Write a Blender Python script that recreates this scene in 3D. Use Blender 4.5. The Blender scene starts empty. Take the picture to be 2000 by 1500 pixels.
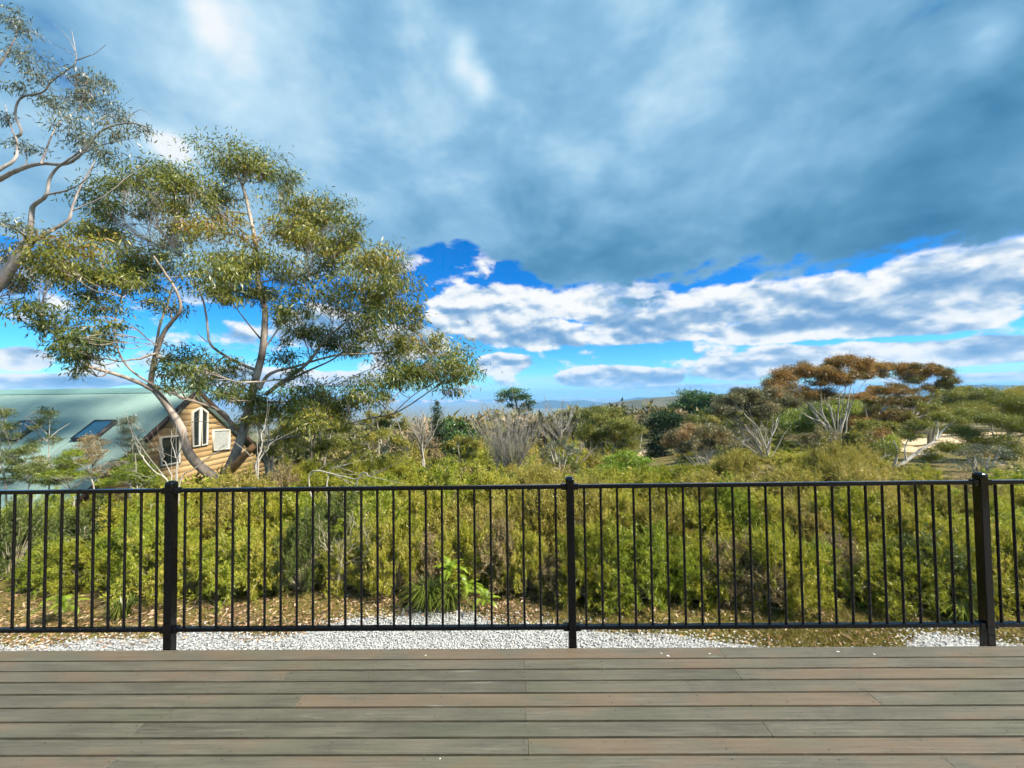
import bpy, math, random
import numpy as np
from mathutils import Matrix, Vector

R = math.radians
rng = np.random.default_rng(11)
random.seed(11)
scene = bpy.context.scene
COL = scene.collection

# ------------------------------------------------------------------ camera
CAM_H, FPX = 1.6, 760.0
YAW, PITCH, ROLL = -0.0126, 0.0283, -0.0133
DECK_Y, RAIL_H = 2.504, 1.019
POST_X = (-2.268, 0.331, 2.942)
_fw = np.array([math.sin(YAW) * math.cos(PITCH), math.cos(YAW) * math.cos(PITCH), math.sin(PITCH)])
_rt = np.array([math.cos(YAW), -math.sin(YAW), 0.0])
_up = np.cross(_rt, _fw)
_r2 = _rt * math.cos(ROLL) + _up * math.sin(ROLL)
_u2 = _up * math.cos(ROLL) - _rt * math.sin(ROLL)
cam_d = bpy.data.cameras.new('camera')
cam = bpy.data.objects.new('camera', cam_d)
COL.objects.link(cam)
M = Matrix(((_r2[0], _u2[0], -_fw[0], 0), (_r2[1], _u2[1], -_fw[1], 0), (_r2[2], _u2[2], -_fw[2], CAM_H), (0, 0, 0, 1)))
cam.matrix_world = M
cam_d.sensor_width = 36
cam_d.sensor_fit = 'HORIZONTAL'
cam_d.lens = 36 * FPX / 2000
cam_d.clip_start = 0.05
cam_d.clip_end = 60000
scene.camera = cam

def ray(px, py):
    d = _fw + _r2 * (px - 1000) / FPX + _u2 * (750 - py) / FPX
    return d
def P(px, py, Y):
    """real point of the place at distance Y (metres ahead) seen in that direction of the survey"""
    d = ray(px, py)
    return np.array([0, 0, CAM_H]) + d * (Y / d[1])
def PXP(px, py, X):
    d = ray(px, py)
    return np.array([0, 0, CAM_H]) + d * (X / d[0])
def azel(px, py):
    d = ray(px, py)
    d = d / np.linalg.norm(d)
    return math.atan2(d[0], d[1]), math.asin(d[2])

# ------------------------------------------------------------------ world, sun, exposure
SUN_EL, SUN_AZ = R(42), R(109)
EXPOSURE = 1.15
scene.view_settings.view_transform = 'Standard'
scene.view_settings.look = 'None'
scene.view_settings.gamma = 1
scene.view_settings.exposure = EXPOSURE
scene.view_settings.use_curve_mapping = False
scene.cycles.use_denoising = True
scene.cycles.use_adaptive_sampling = True
scene.cycles.adaptive_threshold = 0.025
scene.cycles.adaptive_min_samples = 8
scene.cycles.max_bounces = 5
scene.cycles.diffuse_bounces = 2
scene.cycles.glossy_bounces = 3
scene.cycles.transmission_bounces = 4
scene.cycles.volume_bounces = 1
scene.cycles.transparent_max_bounces = 8
scene.cycles.caustics_reflective = False
scene.cycles.caustics_refractive = False

sd = bpy.data.lights.new('sun', 'SUN')
sd.energy = 5.0
sd.angle = R(6)
sd.color = (1.0, 0.91, 0.74)
sun = bpy.data.objects.new('sun', sd)
COL.objects.link(sun)
to_sun = Vector((math.sin(SUN_AZ) * math.cos(SUN_EL), math.cos(SUN_AZ) * math.cos(SUN_EL), math.sin(SUN_EL)))
sun.rotation_euler = to_sun.to_track_quat('Z', 'Y').to_euler()
sun.location = (20, -30, 40)

class S:
    """a node socket with arithmetic"""
    nt = None
    def __init__(self, s): self.s = s
    @staticmethod
    def m(op, *a, clamp=False):
        n = S.nt.nodes.new('ShaderNodeMath'); n.operation = op; n.use_clamp = clamp
        for i, v in enumerate(a):
            if isinstance(v, S): S.nt.links.new(v.s, n.inputs[i])
            else: n.inputs[i].default_value = v
        return S(n.outputs[0])
    def __add__(s, o): return S.m('ADD', s, o)
    __radd__ = __add__
    def __sub__(s, o): return S.m('SUBTRACT', s, o)
    def __rsub__(s, o): return S.m('SUBTRACT', o, s)
    def __mul__(s, o): return S.m('MULTIPLY', s, o)
    __rmul__ = __mul__
    def __truediv__(s, o): return S.m('DIVIDE', s, o)
def sstep(x, a, b):
    n = S.nt.nodes.new('ShaderNodeMapRange'); n.interpolation_type = 'SMOOTHSTEP'
    S.nt.links.new(x.s, n.inputs[0])
    n.inputs[1].default_value = a; n.inputs[2].default_value = b
    return S(n.outputs[0])
def smax(a, b, k): 
    return S.m('SMOOTH_MAX', a, b, k)
def comb(x, y, z):
    n = S.nt.nodes.new('ShaderNodeCombineXYZ')
    for i, v in enumerate((x, y, z)):
        if isinstance(v, S): S.nt.links.new(v.s, n.inputs[i])
        else: n.inputs[i].default_value = v
    return n.outputs[0]
def noise(vec, scale, detail=6, rough=0.55, dist=0.0):
    n = S.nt.nodes.new('ShaderNodeTexNoise')
    S.nt.links.new(vec, n.inputs['Vector'])
    n.inputs['Scale'].default_value = scale; n.inputs['Detail'].default_value = detail
    n.inputs['Roughness'].default_value = rough; n.inputs['Distortion'].default_value = dist
    return S(n.outputs[0])
def mixc(f, a, b):
    n = S.nt.nodes.new('ShaderNodeMix'); n.data_type = 'RGBA'
    for i, v in ((0, f), (6, a), (7, b)):
        if isinstance(v, S): S.nt.links.new(v.s, n.inputs[i])
        elif isinstance(v, (tuple, list)): n.inputs[i].default_value = (*v, 1)
        elif isinstance(v, (int, float)): n.inputs[i].default_value = v
        else: S.nt.links.new(v, n.inputs[i])
    return n.outputs[2]

def build_world():
    w = bpy.data.worlds.new('World'); scene.world = w; w.use_nodes = True
    w.cycles.sampling_method = 'NONE'
    nt = w.node_tree; nt.nodes.clear(); S.nt = nt
    out = nt.nodes.new('ShaderNodeOutputWorld'); bg = nt.nodes.new('ShaderNodeBackground')
    STR = 0.1
    bg.inputs[1].default_value = STR
    nt.links.new(bg.outputs[0], out.inputs[0])
    sky = nt.nodes.new('ShaderNodeTexSky'); sky.sky_type = 'NISHITA'; sky.sun_disc = False
    sky.sun_elevation = SUN_EL; sky.sun_rotation = SUN_AZ
    sky.altitude = 900; sky.air_density = 1.0; sky.dust_density = 0.2; sky.ozone_density = 3.0
    hs = nt.nodes.new('ShaderNodeHueSaturation'); hs.inputs['Saturation'].default_value = 1.5; hs.inputs['Value'].default_value = 0.86
    nt.links.new(sky.outputs[0], hs.inputs['Color'])
    tc = nt.nodes.new('ShaderNodeTexCoord')
    sx = nt.nodes.new('ShaderNodeSeparateXYZ'); nt.links.new(tc.outputs['Generated'], sx.inputs[0])
    x, y, z = (S(sx.outputs[i]) for i in range(3))
    az = S.m('ARCTAN2', x, y); el = S.m('ARCSINE', z)
    ae = comb(az, el, 0.0)
    E = (1 / 2 ** EXPOSURE) / STR          # cloud radiance unit so that 1 shows as white
    def c(r, g, b): return (r * E, g * E, b * E)
    def vm(op, a, *bs):
        n = nt.nodes.new('ShaderNodeVectorMath'); n.operation = op; nt.links.new(a, n.inputs[0])
        for i, b in enumerate(bs):
            if isinstance(b, tuple): n.inputs[i + 1].default_value = b
            else: nt.links.new(b, n.inputs[i + 1])
        return n
    def blob(px, py, hw, hh):
        a0, e0 = azel(px, py); a1, _ = azel(px + hw, py); a2, _ = azel(px - hw, py); _, e1 = azel(px, py - hh)
        sa, se = 2 / abs(a1 - a2), 1 / abs(e1 - e0)
        return vm('MULTIPLY_ADD', ae, (sa, se, 0), (-a0 * sa, -e0 * se, 0)).outputs[0]
    def gsum(lst):
        acc = 0.0
        for (px, py, hw, hh, wgt) in lst:
            b = blob(px, py, hw, hh)
            d = S(vm('DOT_PRODUCT', b, b).outputs['Value'])
            acc = S.m('MULTIPLY_ADD', S.m('POWER', 0.36788, d), wgt, acc)
        return acc
    k = S.m('DIVIDE', 1.0, S.m('MAXIMUM', z + 0.22, 0.08))
    q = comb(x * k * 0.35 + x * 0.8, y * k * 0.35 + y * 0.8, z * 1.2 + 3.3)
    nA = noise(q, 1.5, 3, 0.5, 0.4)
    nB = noise(q, 3.6, 7, 0.58, 0.3)
    vv = comb(x, y, z * 1.9)
    nC = noise(vv, 5.5, 7, 0.56, 0.1)
    nD = noise(vv, 10.0, 7, 0.56, 0.1)
    hole = gsum([(885, 540, 125, 92, 0.20), (985, 560, 90, 40, 0.05), (2060, 470, 120, 16, 0.10)])
    edge = el + (nC - 0.5) * 0.26 + (nB - 0.5) * 0.08 + (nD - 0.5) * 0.20 - hole
    bank = sstep(edge, R(13.0), R(15.6))
    thick = gsum([(1330, 500, 420, 80, 0.34), (1900, 300, 400, 230, 0.20), (1850, 470, 260, 50, 0.15), (420, 120, 380, 260, -0.16), (905, 110, 28, 55, -0.30), (940, 165, 22, 45, -0.26), (400, 40, 50, 50, -0.26), (470, 110, 60, 50, -0.18),
                  (60, 330, 300, 200, -0.2), (700, 560, 200, 80, -0.15), (1930, 80, 60, 60, -0.2), (335, 290, 46, 30, -0.45)])
    thick = thick + (nA - 0.5) * 0.7 + (nB - 0.5) * 0.65 + (nC - 0.5) * 0.5 + (nD - 0.5) * 0.2 + 0.49
    def cramp(f, stops):
        r = nt.nodes.new('ShaderNodeValToRGB'); nt.links.new(f.s, r.inputs[0]); e = r.color_ramp.elements
        e[0].position, e[0].color = stops[0][0], (*c(*stops[0][1]), 1)
        e[1].position, e[1].color = stops[-1][0], (*c(*stops[-1][1]), 1)
        for p_, cc in stops[1:-1]:
            kk = e.new(p_); kk.color = (*c(*cc), 1)
        return r.outputs[0]
    bankc = cramp(thick, [(0.0, (0.90, 0.95, 0.99)), (0.2, (0.54, 0.77, 0.93)), (0.42, (0.27, 0.52, 0.75)), (0.68, (0.115, 0.32, 0.53)), (1.0, (0.032, 0.165, 0.33))])
    thin = sstep((nB - 0.5) * 1.2 + (nA - 0.5) * 0.8, 0.16, 0.44)
    heaps = [(980, 596, 160, 50), (1190, 592, 160, 54), (1400, 598, 160, 52), (1600, 590, 180, 60), (1800, 556, 180, 76),
             (1970, 535, 150, 76), (890, 612, 66, 46), (1040, 652, 150, 40), (1260, 640, 190, 38), (1540, 640, 200, 34), (1780, 628, 220, 36),
             (985, 710, 70, 27), (1190, 736, 120, 26), (1280, 738, 60, 22), (1440, 722, 80, 26), (1530, 702, 110, 34),
             (1700, 694, 170, 34), (1920, 688, 170, 34), (1900, 738, 240, 12), (1330, 757, 190, 7),
             (40, 700, 80, 28), (130, 745, 190, 16), (640, 640, 130, 50), (790, 668, 100, 46), (560, 738, 240, 22), (-180, 650, 180, 60), (2250, 640, 240, 90)]
    nU = noise(comb(x + 0.008, y, z * 1.9 + 0.026), 10.0, 3, 0.5, 0.1)
    dmin = None
    for h in heaps:
        L = S(vm('LENGTH', blob(*h)).outputs['Value'])
        dmin = L if dmin is None else S.m('MINIMUM', L, dmin)
    ring = sstep(S.m('ABSOLUTE', az), R(62), R(75)) * (0.35 - S.m('ABSOLUTE', el - R(7)) * 5.0)
    dens = S.m('MAXIMUM', 1.0 - dmin, ring)
    dd = dens + (nD - 0.5) * 1.0 + (nC - 0.5) * 0.8
    cum = sstep(dd, 0.04, 0.20)
    core = sstep(dd, 0.2, 0.95)
    # heaps are white towards their tops and grey-blue at the base, row by row
    fc = nt.nodes.new('ShaderNodeFloatCurve'); nt.links.new((el * (1 / R(18))).s, fc.inputs['Value'])
    cu = fc.mapping.curves[0]
    pts = [(0.0, 0.55), (0.10, 0.45), (0.17, 0.75), (0.22, 0.85), (0.27, 0.40), (0.36, 0.62), (0.42, 0.30), (0.55, 0.55), (0.75, 0.85), (1.0, 1.0)]
    cu.points[0].location = pts[0]; cu.points[1].location = pts[-1]
    for p_ in pts[1:-1]: cu.points.new(*p_)
    fc.mapping.update()
    lit = S(fc.outputs[0]) * 0.75 + 0.16 + (nD - nU) * 3.6 + 0.14 - core * 0.42
    cumc = cramp(lit, [(0.0, (0.17, 0.36, 0.62)), (0.3, (0.30, 0.48, 0.71)), (0.55, (0.52, 0.66, 0.82)), (0.78, (0.84, 0.90, 0.95)), (1.0, (1.0, 1.0, 0.99))])
    st = noise(comb(x * 2.0, y * 2.0, z * 26.0), 2.2, 5, 0.55)
    streak = sstep(st, 0.44, 0.66) * sstep(el * -1.0, R(-4.0), R(-0.8)) * 0.6
    mul = nt.nodes.new('ShaderNodeMix'); mul.data_type = 'RGBA'; mul.blend_type = 'MULTIPLY'; mul.inputs[0].default_value = 1.0
    nt.links.new(hs.outputs[0], mul.inputs[6]); mul.inputs[7].default_value = (0.35, 0.80, 1.0, 1)
    col = mixc(streak, mul.outputs[2], c(0.72, 0.86, 0.97))
    col = mixc(bank * (1.0 - thin * 0.7), col, bankc)
    col = mixc(cum * (1.0 - bank), col, cumc)
    nt.links.new(col, bg.inputs[0])
build_world()

# ------------------------------------------------------------------ materials
MATS = {}
def new_mat(name):
    m = bpy.data.materials.new(name); m.use_nodes = True
    nt = m.node_tree; nt.nodes.clear(); S.nt = nt
    out = nt.nodes.new('ShaderNodeOutputMaterial')
    MATS[name] = m
    return m, nt, out
def ramp(fac, stops):
    n = S.nt.nodes.new('ShaderNodeValToRGB')
    S.nt.links.new(fac.s if isinstance(fac, S) else fac, n.inputs[0])
    e = n.color_ramp.elements
    e[0].position, e[0].color = stops[0][0], (*stops[0][1], 1)
    e[1].position, e[1].color = stops[-1][0], (*stops[-1][1], 1)
    for p, c in stops[1:-1]:
        k = e.new(p); k.color = (*c, 1)
    return n.outputs[0]
def coords(kind='Object'):
    n = S.nt.nodes.new('ShaderNodeTexCoord'); return n.outputs[kind]
def mapping(vec, scale=(1, 1, 1)):
    n = S.nt.nodes.new('ShaderNodeMapping'); S.nt.links.new(vec, n.inputs[0]); n.inputs['Scale'].default_value = scale
    return n.outputs[0]
def principled(nt, out, color, rough=0.7, spec=0.3, metallic=0.0, bump=None, bstr=0.3, bdist=0.01):
    b = nt.nodes.new('ShaderNodeBsdfPrincipled')
    if isinstance(color, tuple): b.inputs['Base Color'].default_value = (*color, 1)
    else: nt.links.new(color, b.inputs['Base Color'])
    if isinstance(rough, S): nt.links.new(rough.s, b.inputs['Roughness'])
    else: b.inputs['Roughness'].default_value = rough
    b.inputs['Specular IOR Level'].default_value = spec; b.inputs['Metallic'].default_value = metallic
    if bump is not None:
        n = nt.nodes.new('ShaderNodeBump'); n.inputs['Strength'].default_value = bstr; n.inputs['Distance'].default_value = bdist
        nt.links.new(bump.s if isinstance(bump, S) else bump, n.inputs['Height']); nt.links.new(n.outputs[0], b.inputs['Normal'])
    nt.links.new(b.outputs[0], out.inputs[0])
    return b
def leaf_mat(name, stops, trans=0.35, gloss=0.06, objvar=0.0):
    m, nt, out = new_mat(name)
    at = nt.nodes.new('ShaderNodeAttribute'); at.attribute_name = 'tint'
    f = S(at.outputs['Fac'])
    if objvar:
        oi = nt.nodes.new('ShaderNodeObjectInfo')
        f = f + (S(oi.outputs['Random']) - 0.5) * objvar
    c = ramp(f, stops)
    d = nt.nodes.new('ShaderNodeBsdfDiffuse'); t = nt.nodes.new('ShaderNodeBsdfTranslucent'); g = nt.nodes.new('ShaderNodeBsdfGlossy')
    nt.links.new(c, d.inputs[0]); nt.links.new(c, t.inputs[0]); g.inputs['Roughness'].default_value = 0.42
    a = nt.nodes.new('ShaderNodeMixShader'); a.inputs[0].default_value = trans
    nt.links.new(d.outputs[0], a.inputs[1]); nt.links.new(t.outputs[0], a.inputs[2])
    b = nt.nodes.new('ShaderNodeMixShader'); b.inputs[0].default_value = gloss
    nt.links.new(a.outputs[0], b.inputs[1]); nt.links.new(g.outputs[0], b.inputs[2])
    nt.links.new(b.outputs[0], out.inputs[0])
    return m
def bark_mat(name, a, b, c, scale=6.0):
    m, nt, out = new_mat(name)
    v = coords()
    n1 = noise(mapping(v, (1, 1, 0.35)), scale, 6, 0.6, 0.4); n2 = noise(mapping(v, (1, 1, 0.2)), scale * 5, 4, 0.6)
    col = ramp(n1 * 0.75 + n2 * 0.25, [(0.34, a), (0.5, b), (0.66, c)])
    principled(nt, out, col, 0.75, 0.2, bump=n1 * 0.5 + n2 * 0.5, bstr=0.5, bdist=0.02)
    return m

leaf_mat('gum_leaf', [(0.0, (0.039, 0.067, 0.018)), (0.35, (0.095, 0.129, 0.027)), (0.65, (0.207, 0.218, 0.029)), (0.9, (0.347, 0.308, 0.040)), (1.0, (0.381, 0.190, 0.056))], 0.35, 0.04)
leaf_mat('gum_leaf_grey', [(0.0, (0.058, 0.081, 0.058)), (0.5, (0.124, 0.150, 0.098)), (0.85, (0.182, 0.195, 0.098)), (1.0, (0.221, 0.130, 0.078))], 0.32, 0.06)
leaf_mat('gum_leaf_rust', [(0.0, (0.075, 0.09, 0.022)), (0.3, (0.15, 0.13, 0.03)), (0.55, (0.25, 0.155, 0.042)), (0.8, (0.36, 0.195, 0.055)), (1.0, (0.40, 0.26, 0.075))], 0.3, 0.04)
leaf_mat('gum_leaf_dusky', [(0.0, (0.085, 0.090, 0.049)), (0.5, (0.179, 0.173, 0.079)), (0.8, (0.281, 0.225, 0.094)), (1.0, (0.375, 0.225, 0.094))], 0.3, 0.05)
leaf_mat('gum_leaf_olive', [(0.0, (0.091, 0.117, 0.018)), (0.5, (0.215, 0.227, 0.034)), (0.8, (0.338, 0.305, 0.044)), (1.0, (0.442, 0.286, 0.058))], 0.3, 0.05)
leaf_mat('lime_leaf', [(0.0, (0.106, 0.150, 0.022)), (0.5, (0.250, 0.312, 0.040)), (1.0, (0.450, 0.475, 0.081))], 0.35, 0.05)
leaf_mat('yellow_leaf', [(0.0, (0.12, 0.12, 0.015)), (0.5, (0.28, 0.24, 0.02)), (1.0, (0.42, 0.34, 0.03))], 0.35, 0.04)
leaf_mat('pine_needle', [(0.0, (0.029, 0.073, 0.022)), (0.5, (0.073, 0.146, 0.036)), (1.0, (0.163, 0.253, 0.057))], 0.15, 0.04)
leaf_mat('conifer_dark', [(0.0, (0.013, 0.033, 0.016)), (0.5, (0.029, 0.065, 0.023)), (1.0, (0.072, 0.117, 0.033))], 0.15, 0.04)
leaf_mat('heath_olive', [(0.0, (0.115, 0.14, 0.014)), (0.4, (0.25, 0.27, 0.024)), (0.75, (0.40, 0.385, 0.045)), (1.0, (0.56, 0.47, 0.13))], 0.38, 0.03, 0.42)
leaf_mat('heath_green', [(0.0, (0.095, 0.145, 0.014)), (0.45, (0.225, 0.29, 0.024)), (0.8, (0.37, 0.405, 0.044)), (1.0, (0.52, 0.47, 0.095))], 0.38, 0.03, 0.4)
leaf_mat('heath_straw', [(0.0, (0.15, 0.14, 0.022)), (0.4, (0.31, 0.275, 0.048)), (0.8, (0.48, 0.40, 0.105)), (1.0, (0.56, 0.43, 0.17))], 0.38, 0.03, 0.35)
leaf_mat('heath_brown', [(0.0, (0.137, 0.100, 0.051)), (0.5, (0.291, 0.227, 0.109)), (1.0, (0.491, 0.364, 0.200))], 0.25, 0.03, 0.2)
leaf_mat('heath_dark', [(0.0, (0.046, 0.072, 0.022)), (0.5, (0.108, 0.144, 0.032)), (0.85, (0.198, 0.234, 0.054)), (1.0, (0.288, 0.270, 0.082))], 0.3, 0.04, 0.2)
leaf_mat('fern_leaf', [(0.0, (0.110, 0.198, 0.013)), (0.5, (0.231, 0.352, 0.024)), (1.0, (0.374, 0.462, 0.044))], 0.4, 0.05)
leaf_mat('tussock_leaf', [(0.0, (0.06, 0.095, 0.012)), (0.6, (0.15, 0.19, 0.025)), (1.0, (0.30, 0.27, 0.09))], 0.3, 0.06)
leaf_mat('litter_leaf', [(0.0, (0.15, 0.09, 0.045)), (0.4, (0.29, 0.17, 0.09)), (0.7, (0.42, 0.27, 0.16)), (1.0, (0.55, 0.44, 0.31))], 0.1, 0.03)
leaf_mat('grass_leaf', [(0.0, (0.108, 0.114, 0.018)), (0.5, (0.240, 0.204, 0.042)), (1.0, (0.396, 0.288, 0.108))], 0.25, 0.03)
leaf_mat('wood_canopy', [(0.0, (0.070, 0.077, 0.025)), (0.35, (0.147, 0.147, 0.045)), (0.6, (0.210, 0.182, 0.063)), (0.8, (0.280, 0.217, 0.105)), (1.0, (0.364, 0.280, 0.182))], 0.2, 0.02)
leaf_mat('red_leaf', [(0.0, (0.16, 0.05, 0.025)), (1.0, (0.34, 0.11, 0.05))], 0.25, 0.03)
leaf_mat('pebble', [(0.0, (0.15, 0.15, 0.15)), (0.3, (0.32, 0.325, 0.335)), (0.7, (0.46, 0.475, 0.49)), (1.0, (0.62, 0.64, 0.66))], 0.0, 0.03)
bark_mat('gum_bark', (0.13, 0.10, 0.08), (0.30, 0.25, 0.22), (0.48, 0.43, 0.39), 5)
bark_mat('gum_bark_grey', (0.19, 0.165, 0.16), (0.34, 0.30, 0.29), (0.50, 0.46, 0.45), 5)
bark_mat('pale_bark', (0.22, 0.20, 0.17), (0.40, 0.375, 0.335), (0.56, 0.53, 0.48), 5)
bark_mat('grey_twig', (0.20, 0.18, 0.16), (0.33, 0.31, 0.27), (0.46, 0.44, 0.38), 8)
bark_mat('dry_twig', (0.26, 0.21, 0.14), (0.42, 0.37, 0.27), (0.60, 0.55, 0.44), 8)
bark_mat('dark_bark', (0.04, 0.032, 0.026), (0.085, 0.07, 0.055), (0.13, 0.11, 0.09), 6)
bark_mat('cut_wood', (0.33, 0.15, 0.07), (0.48, 0.25, 0.12), (0.62, 0.38, 0.22), 6)

def deck_mat():
    m, nt, out = new_mat('deck_timber')
    v = coords(); oi = nt.nodes.new('ShaderNodeObjectInfo'); rnd = S(oi.outputs['Random'])
    sep = nt.nodes.new('ShaderNodeSeparateXYZ'); nt.links.new(v, sep.inputs[0])
    x, y, z = (S(sep.outputs[i]) for i in range(3))
    vec = comb(x + rnd * 31.0, y, z)
    grain = noise(mapping(vec, (3.0, 95, 20)), 1.0, 9, 0.68, 0.5)
    fine = noise(mapping(vec, (26, 520, 60)), 1.0, 3, 0.6)
    blot = noise(mapping(vec, (1.0, 2.5, 1)), 1.5, 5, 0.6, 0.3)
    green_tint = noise(mapping(vec, (0.8, 3.0, 1)), 1.1, 4, 0.55)
    a = ramp(grain * 0.5 + fine * 0.2 + blot * 0.3 + (rnd - 0.5) * 0.10, [(0.28, (0.030, 0.027, 0.021)), (0.44, (0.082, 0.075, 0.056)), (0.58, (0.132, 0.120, 0.090)), (0.74, (0.21, 0.195, 0.15))])
    # redder timber in random patches, grey-green tint in others
    red = sstep(blot + (rnd - 0.5) * 0.35, 0.52, 0.68)
    a = mixc(red * 0.45, a, (0.145, 0.085, 0.048))
    a = mixc(sstep(green_tint, 0.46, 0.68) * 0.36, a, (0.088, 0.096, 0.056))
    # pale scuffs along the grain
    sc = noise(mapping(vec, (1.6, 26, 1)), 1.6, 7, 0.65, 0.5)
    a = mixc(sstep(sc, 0.60, 0.74) * 0.4, a, (0.27, 0.275, 0.24))
    spot = noise(vec, 34.0, 3, 0.6)
    a = mixc(sstep(spot, 0.66, 0.74) * 0.55, a, (0.03, 0.028, 0.022))
    wet = noise(mapping(vec, (1.2, 4.0, 1)), 2.4, 5, 0.6)
    a = mixc(sstep(wet, 0.55, 0.72) * 0.35, a, (0.05, 0.046, 0.036))
    rough = 0.34 + grain * 0.3
    principled(nt, out, a, rough, 0.5, bump=grain * 0.6 + fine * 0.4, bstr=0.35, bdist=0.004)
deck_mat()
def simple(name, col, rough=0.6, spec=0.4, metallic=0.0, var=0.15, scale=8.0, bstr=0.1):
    m, nt, out = new_mat(name)
    n = noise(coords(), scale, 5, 0.6)
    lo = tuple(max(0, c * (1 - var)) for c in col); hi = tuple(min(1, c * (1 + var)) for c in col)
    principled(nt, out, ramp(n, [(0.3, lo), (0.7, hi)]), rough, spec, metallic, bump=n, bstr=bstr, bdist=0.005)
    return m
simple('black_powdercoat', (0.003, 0.003, 0.004), 0.13, 0.34, 0, 0.1, 60, 0.03)
simple('joist_timber', (0.06, 0.045, 0.03), 0.8)
simple('nail_steel', (0.03, 0.027, 0.025), 0.6, 0.4, 0.4)
simple('bird_white', (0.78, 0.78, 0.75), 0.7)
simple('roof_metal', (0.235, 0.35, 0.325), 0.42, 0.5, 0, 0.06, 1.2, 0.02)
simple('ridge_metal', (0.185, 0.325, 0.30), 0.4, 0.5, 0, 0.06, 2, 0.02)
simple('barge_brown', (0.05, 0.028, 0.02), 0.6)
simple('white_paint', (0.50, 0.47, 0.41), 0.5, 0.4, 0, 0.08, 10)
simple('wall_cream', (0.52, 0.48, 0.40), 0.8)
simple('soffit_white', (0.55, 0.54, 0.51), 0.7)
simple('skylight_frame', (0.035, 0.036, 0.04), 0.5)
simple('curtain', (0.30, 0.31, 0.30), 0.9)
simple('rock_pale', (0.50, 0.47, 0.42), 0.9, 0.2, 0, 0.35, 3, 0.6)
def board_mat():
    m, nt, out = new_mat('gable_board')
    v = coords(); oi = nt.nodes.new('ShaderNodeObjectInfo'); rnd = S(oi.outputs['Random'])
    n = noise(mapping(v, (40, 1.3, 14)), 1.0, 6, 0.6, 0.4)
    c = ramp(n * 0.7 + rnd * 0.3, [(0.25, (0.22, 0.14, 0.06)), (0.5, (0.31, 0.205, 0.095)), (0.75, (0.40, 0.285, 0.145))])
    principled(nt, out, c, 0.65, 0.3, bump=n, bstr=0.3, bdist=0.01)
board_mat()
def glass_mat(name, tint, rough=0.03):
    m, nt, out = new_mat(name)
    n = noise(coords(), 1.5, 2, 0.5)
    principled(nt, out, ramp(n, [(0.3, tint), (0.7, tuple(t * 1.5 for t in tint))]), rough, 0.9, bump=n, bstr=0.02, bdist=0.01)
glass_mat('window_glass', (0.015, 0.02, 0.022)); glass_mat('skylight_glass', (0.015, 0.07, 0.13))  # blue skylight base colour paints in the sky's reflection

# ------------------------------------------------------------------ mesh helpers
def tag(o, label=None, cat=None, group=None, kind=None):
    if label: o['label'] = label
    if cat: o['category'] = cat
    if group: o['group'] = group
    if kind: o['kind'] = kind
    return o
def empty(name, loc, label=None, cat=None, group=None, kind=None):
    o = bpy.data.objects.new(name, None); COL.objects.link(o); o.location = Vector(loc); o.empty_display_size = 0.2
    return tag(o, label, cat, group, kind)
def link(name, me, mat, parent=None, loc=None):
    """one mesh object; geometry is given in the parent's space"""
    o = bpy.data.objects.new(name, me); COL.objects.link(o)
    if mat and not me.materials: me.materials.append(MATS[mat])
    if parent is not None: o.parent = parent
    if loc is not None: o.location = Vector(loc)
    return o
def mesh(name, verts, faces, tint=None, smooth=False):
    """verts (n,3); faces (m,k) with one k, or list of arrays"""
    me = bpy.data.meshes.new(name)
    verts = np.asarray(verts, np.float32)
    fl = faces if isinstance(faces, list) else [faces]
    fl = [np.asarray(f, np.int32) for f in fl if len(f)]
    tot = np.concatenate([np.full(len(f), f.shape[1], np.int32) for f in fl])
    idx = np.concatenate([f.ravel() for f in fl])
    me.vertices.add(len(verts)); me.vertices.foreach_set('co', verts.ravel())
    me.loops.add(len(idx)); me.loops.foreach_set('vertex_index', idx)
    st = np.concatenate([[0], np.cumsum(tot)[:-1]]).astype(np.int32)
    me.polygons.add(len(tot)); me.polygons.foreach_set('loop_start', st); me.polygons.foreach_set('loop_total', tot)
    if smooth: me.polygons.foreach_set('use_smooth', np.ones(len(tot), bool))
    me.update(calc_edges=True)
    if tint is not None:
        a = me.attributes.new('tint', 'FLOAT', 'POINT'); a.data.foreach_set('value', np.asarray(tint, np.float32))
    return me
_BF = np.array([[0, 1, 3, 2], [4, 6, 7, 5], [0, 4, 5, 1], [2, 3, 7, 6], [0, 2, 6, 4], [1, 5, 7, 3]])
def boxes(lst):
    """list of (centre, half sizes) -> one mesh's arrays"""
    V, F = [], []
    for i, (c, h) in enumerate(lst):
        s = np.array([[x, y, z] for x in (-1, 1) for y in (-1, 1) for z in (-1, 1)], float)
        V.append(np.asarray(c) + s * np.asarray(h)); F.append(_BF + 8 * i)
    return np.concatenate(V), np.concatenate(F)
def bevel_box(name, h, b):
    """box with chamfered edges, centred on the origin"""
    import bmesh
    bm = bmesh.new(); bmesh.ops.create_cube(bm, size=1.0)
    for v in bm.verts: v.co = Vector((v.co.x * 2 * h[0], v.co.y * 2 * h[1], v.co.z * 2 * h[2]))
    bmesh.ops.bevel(bm, geom=bm.edges[:], offset=b, segments=2, profile=0.5, affect='EDGES')
    me = bpy.data.meshes.new(name); bm.to_mesh(me); bm.free()
    return me
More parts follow.
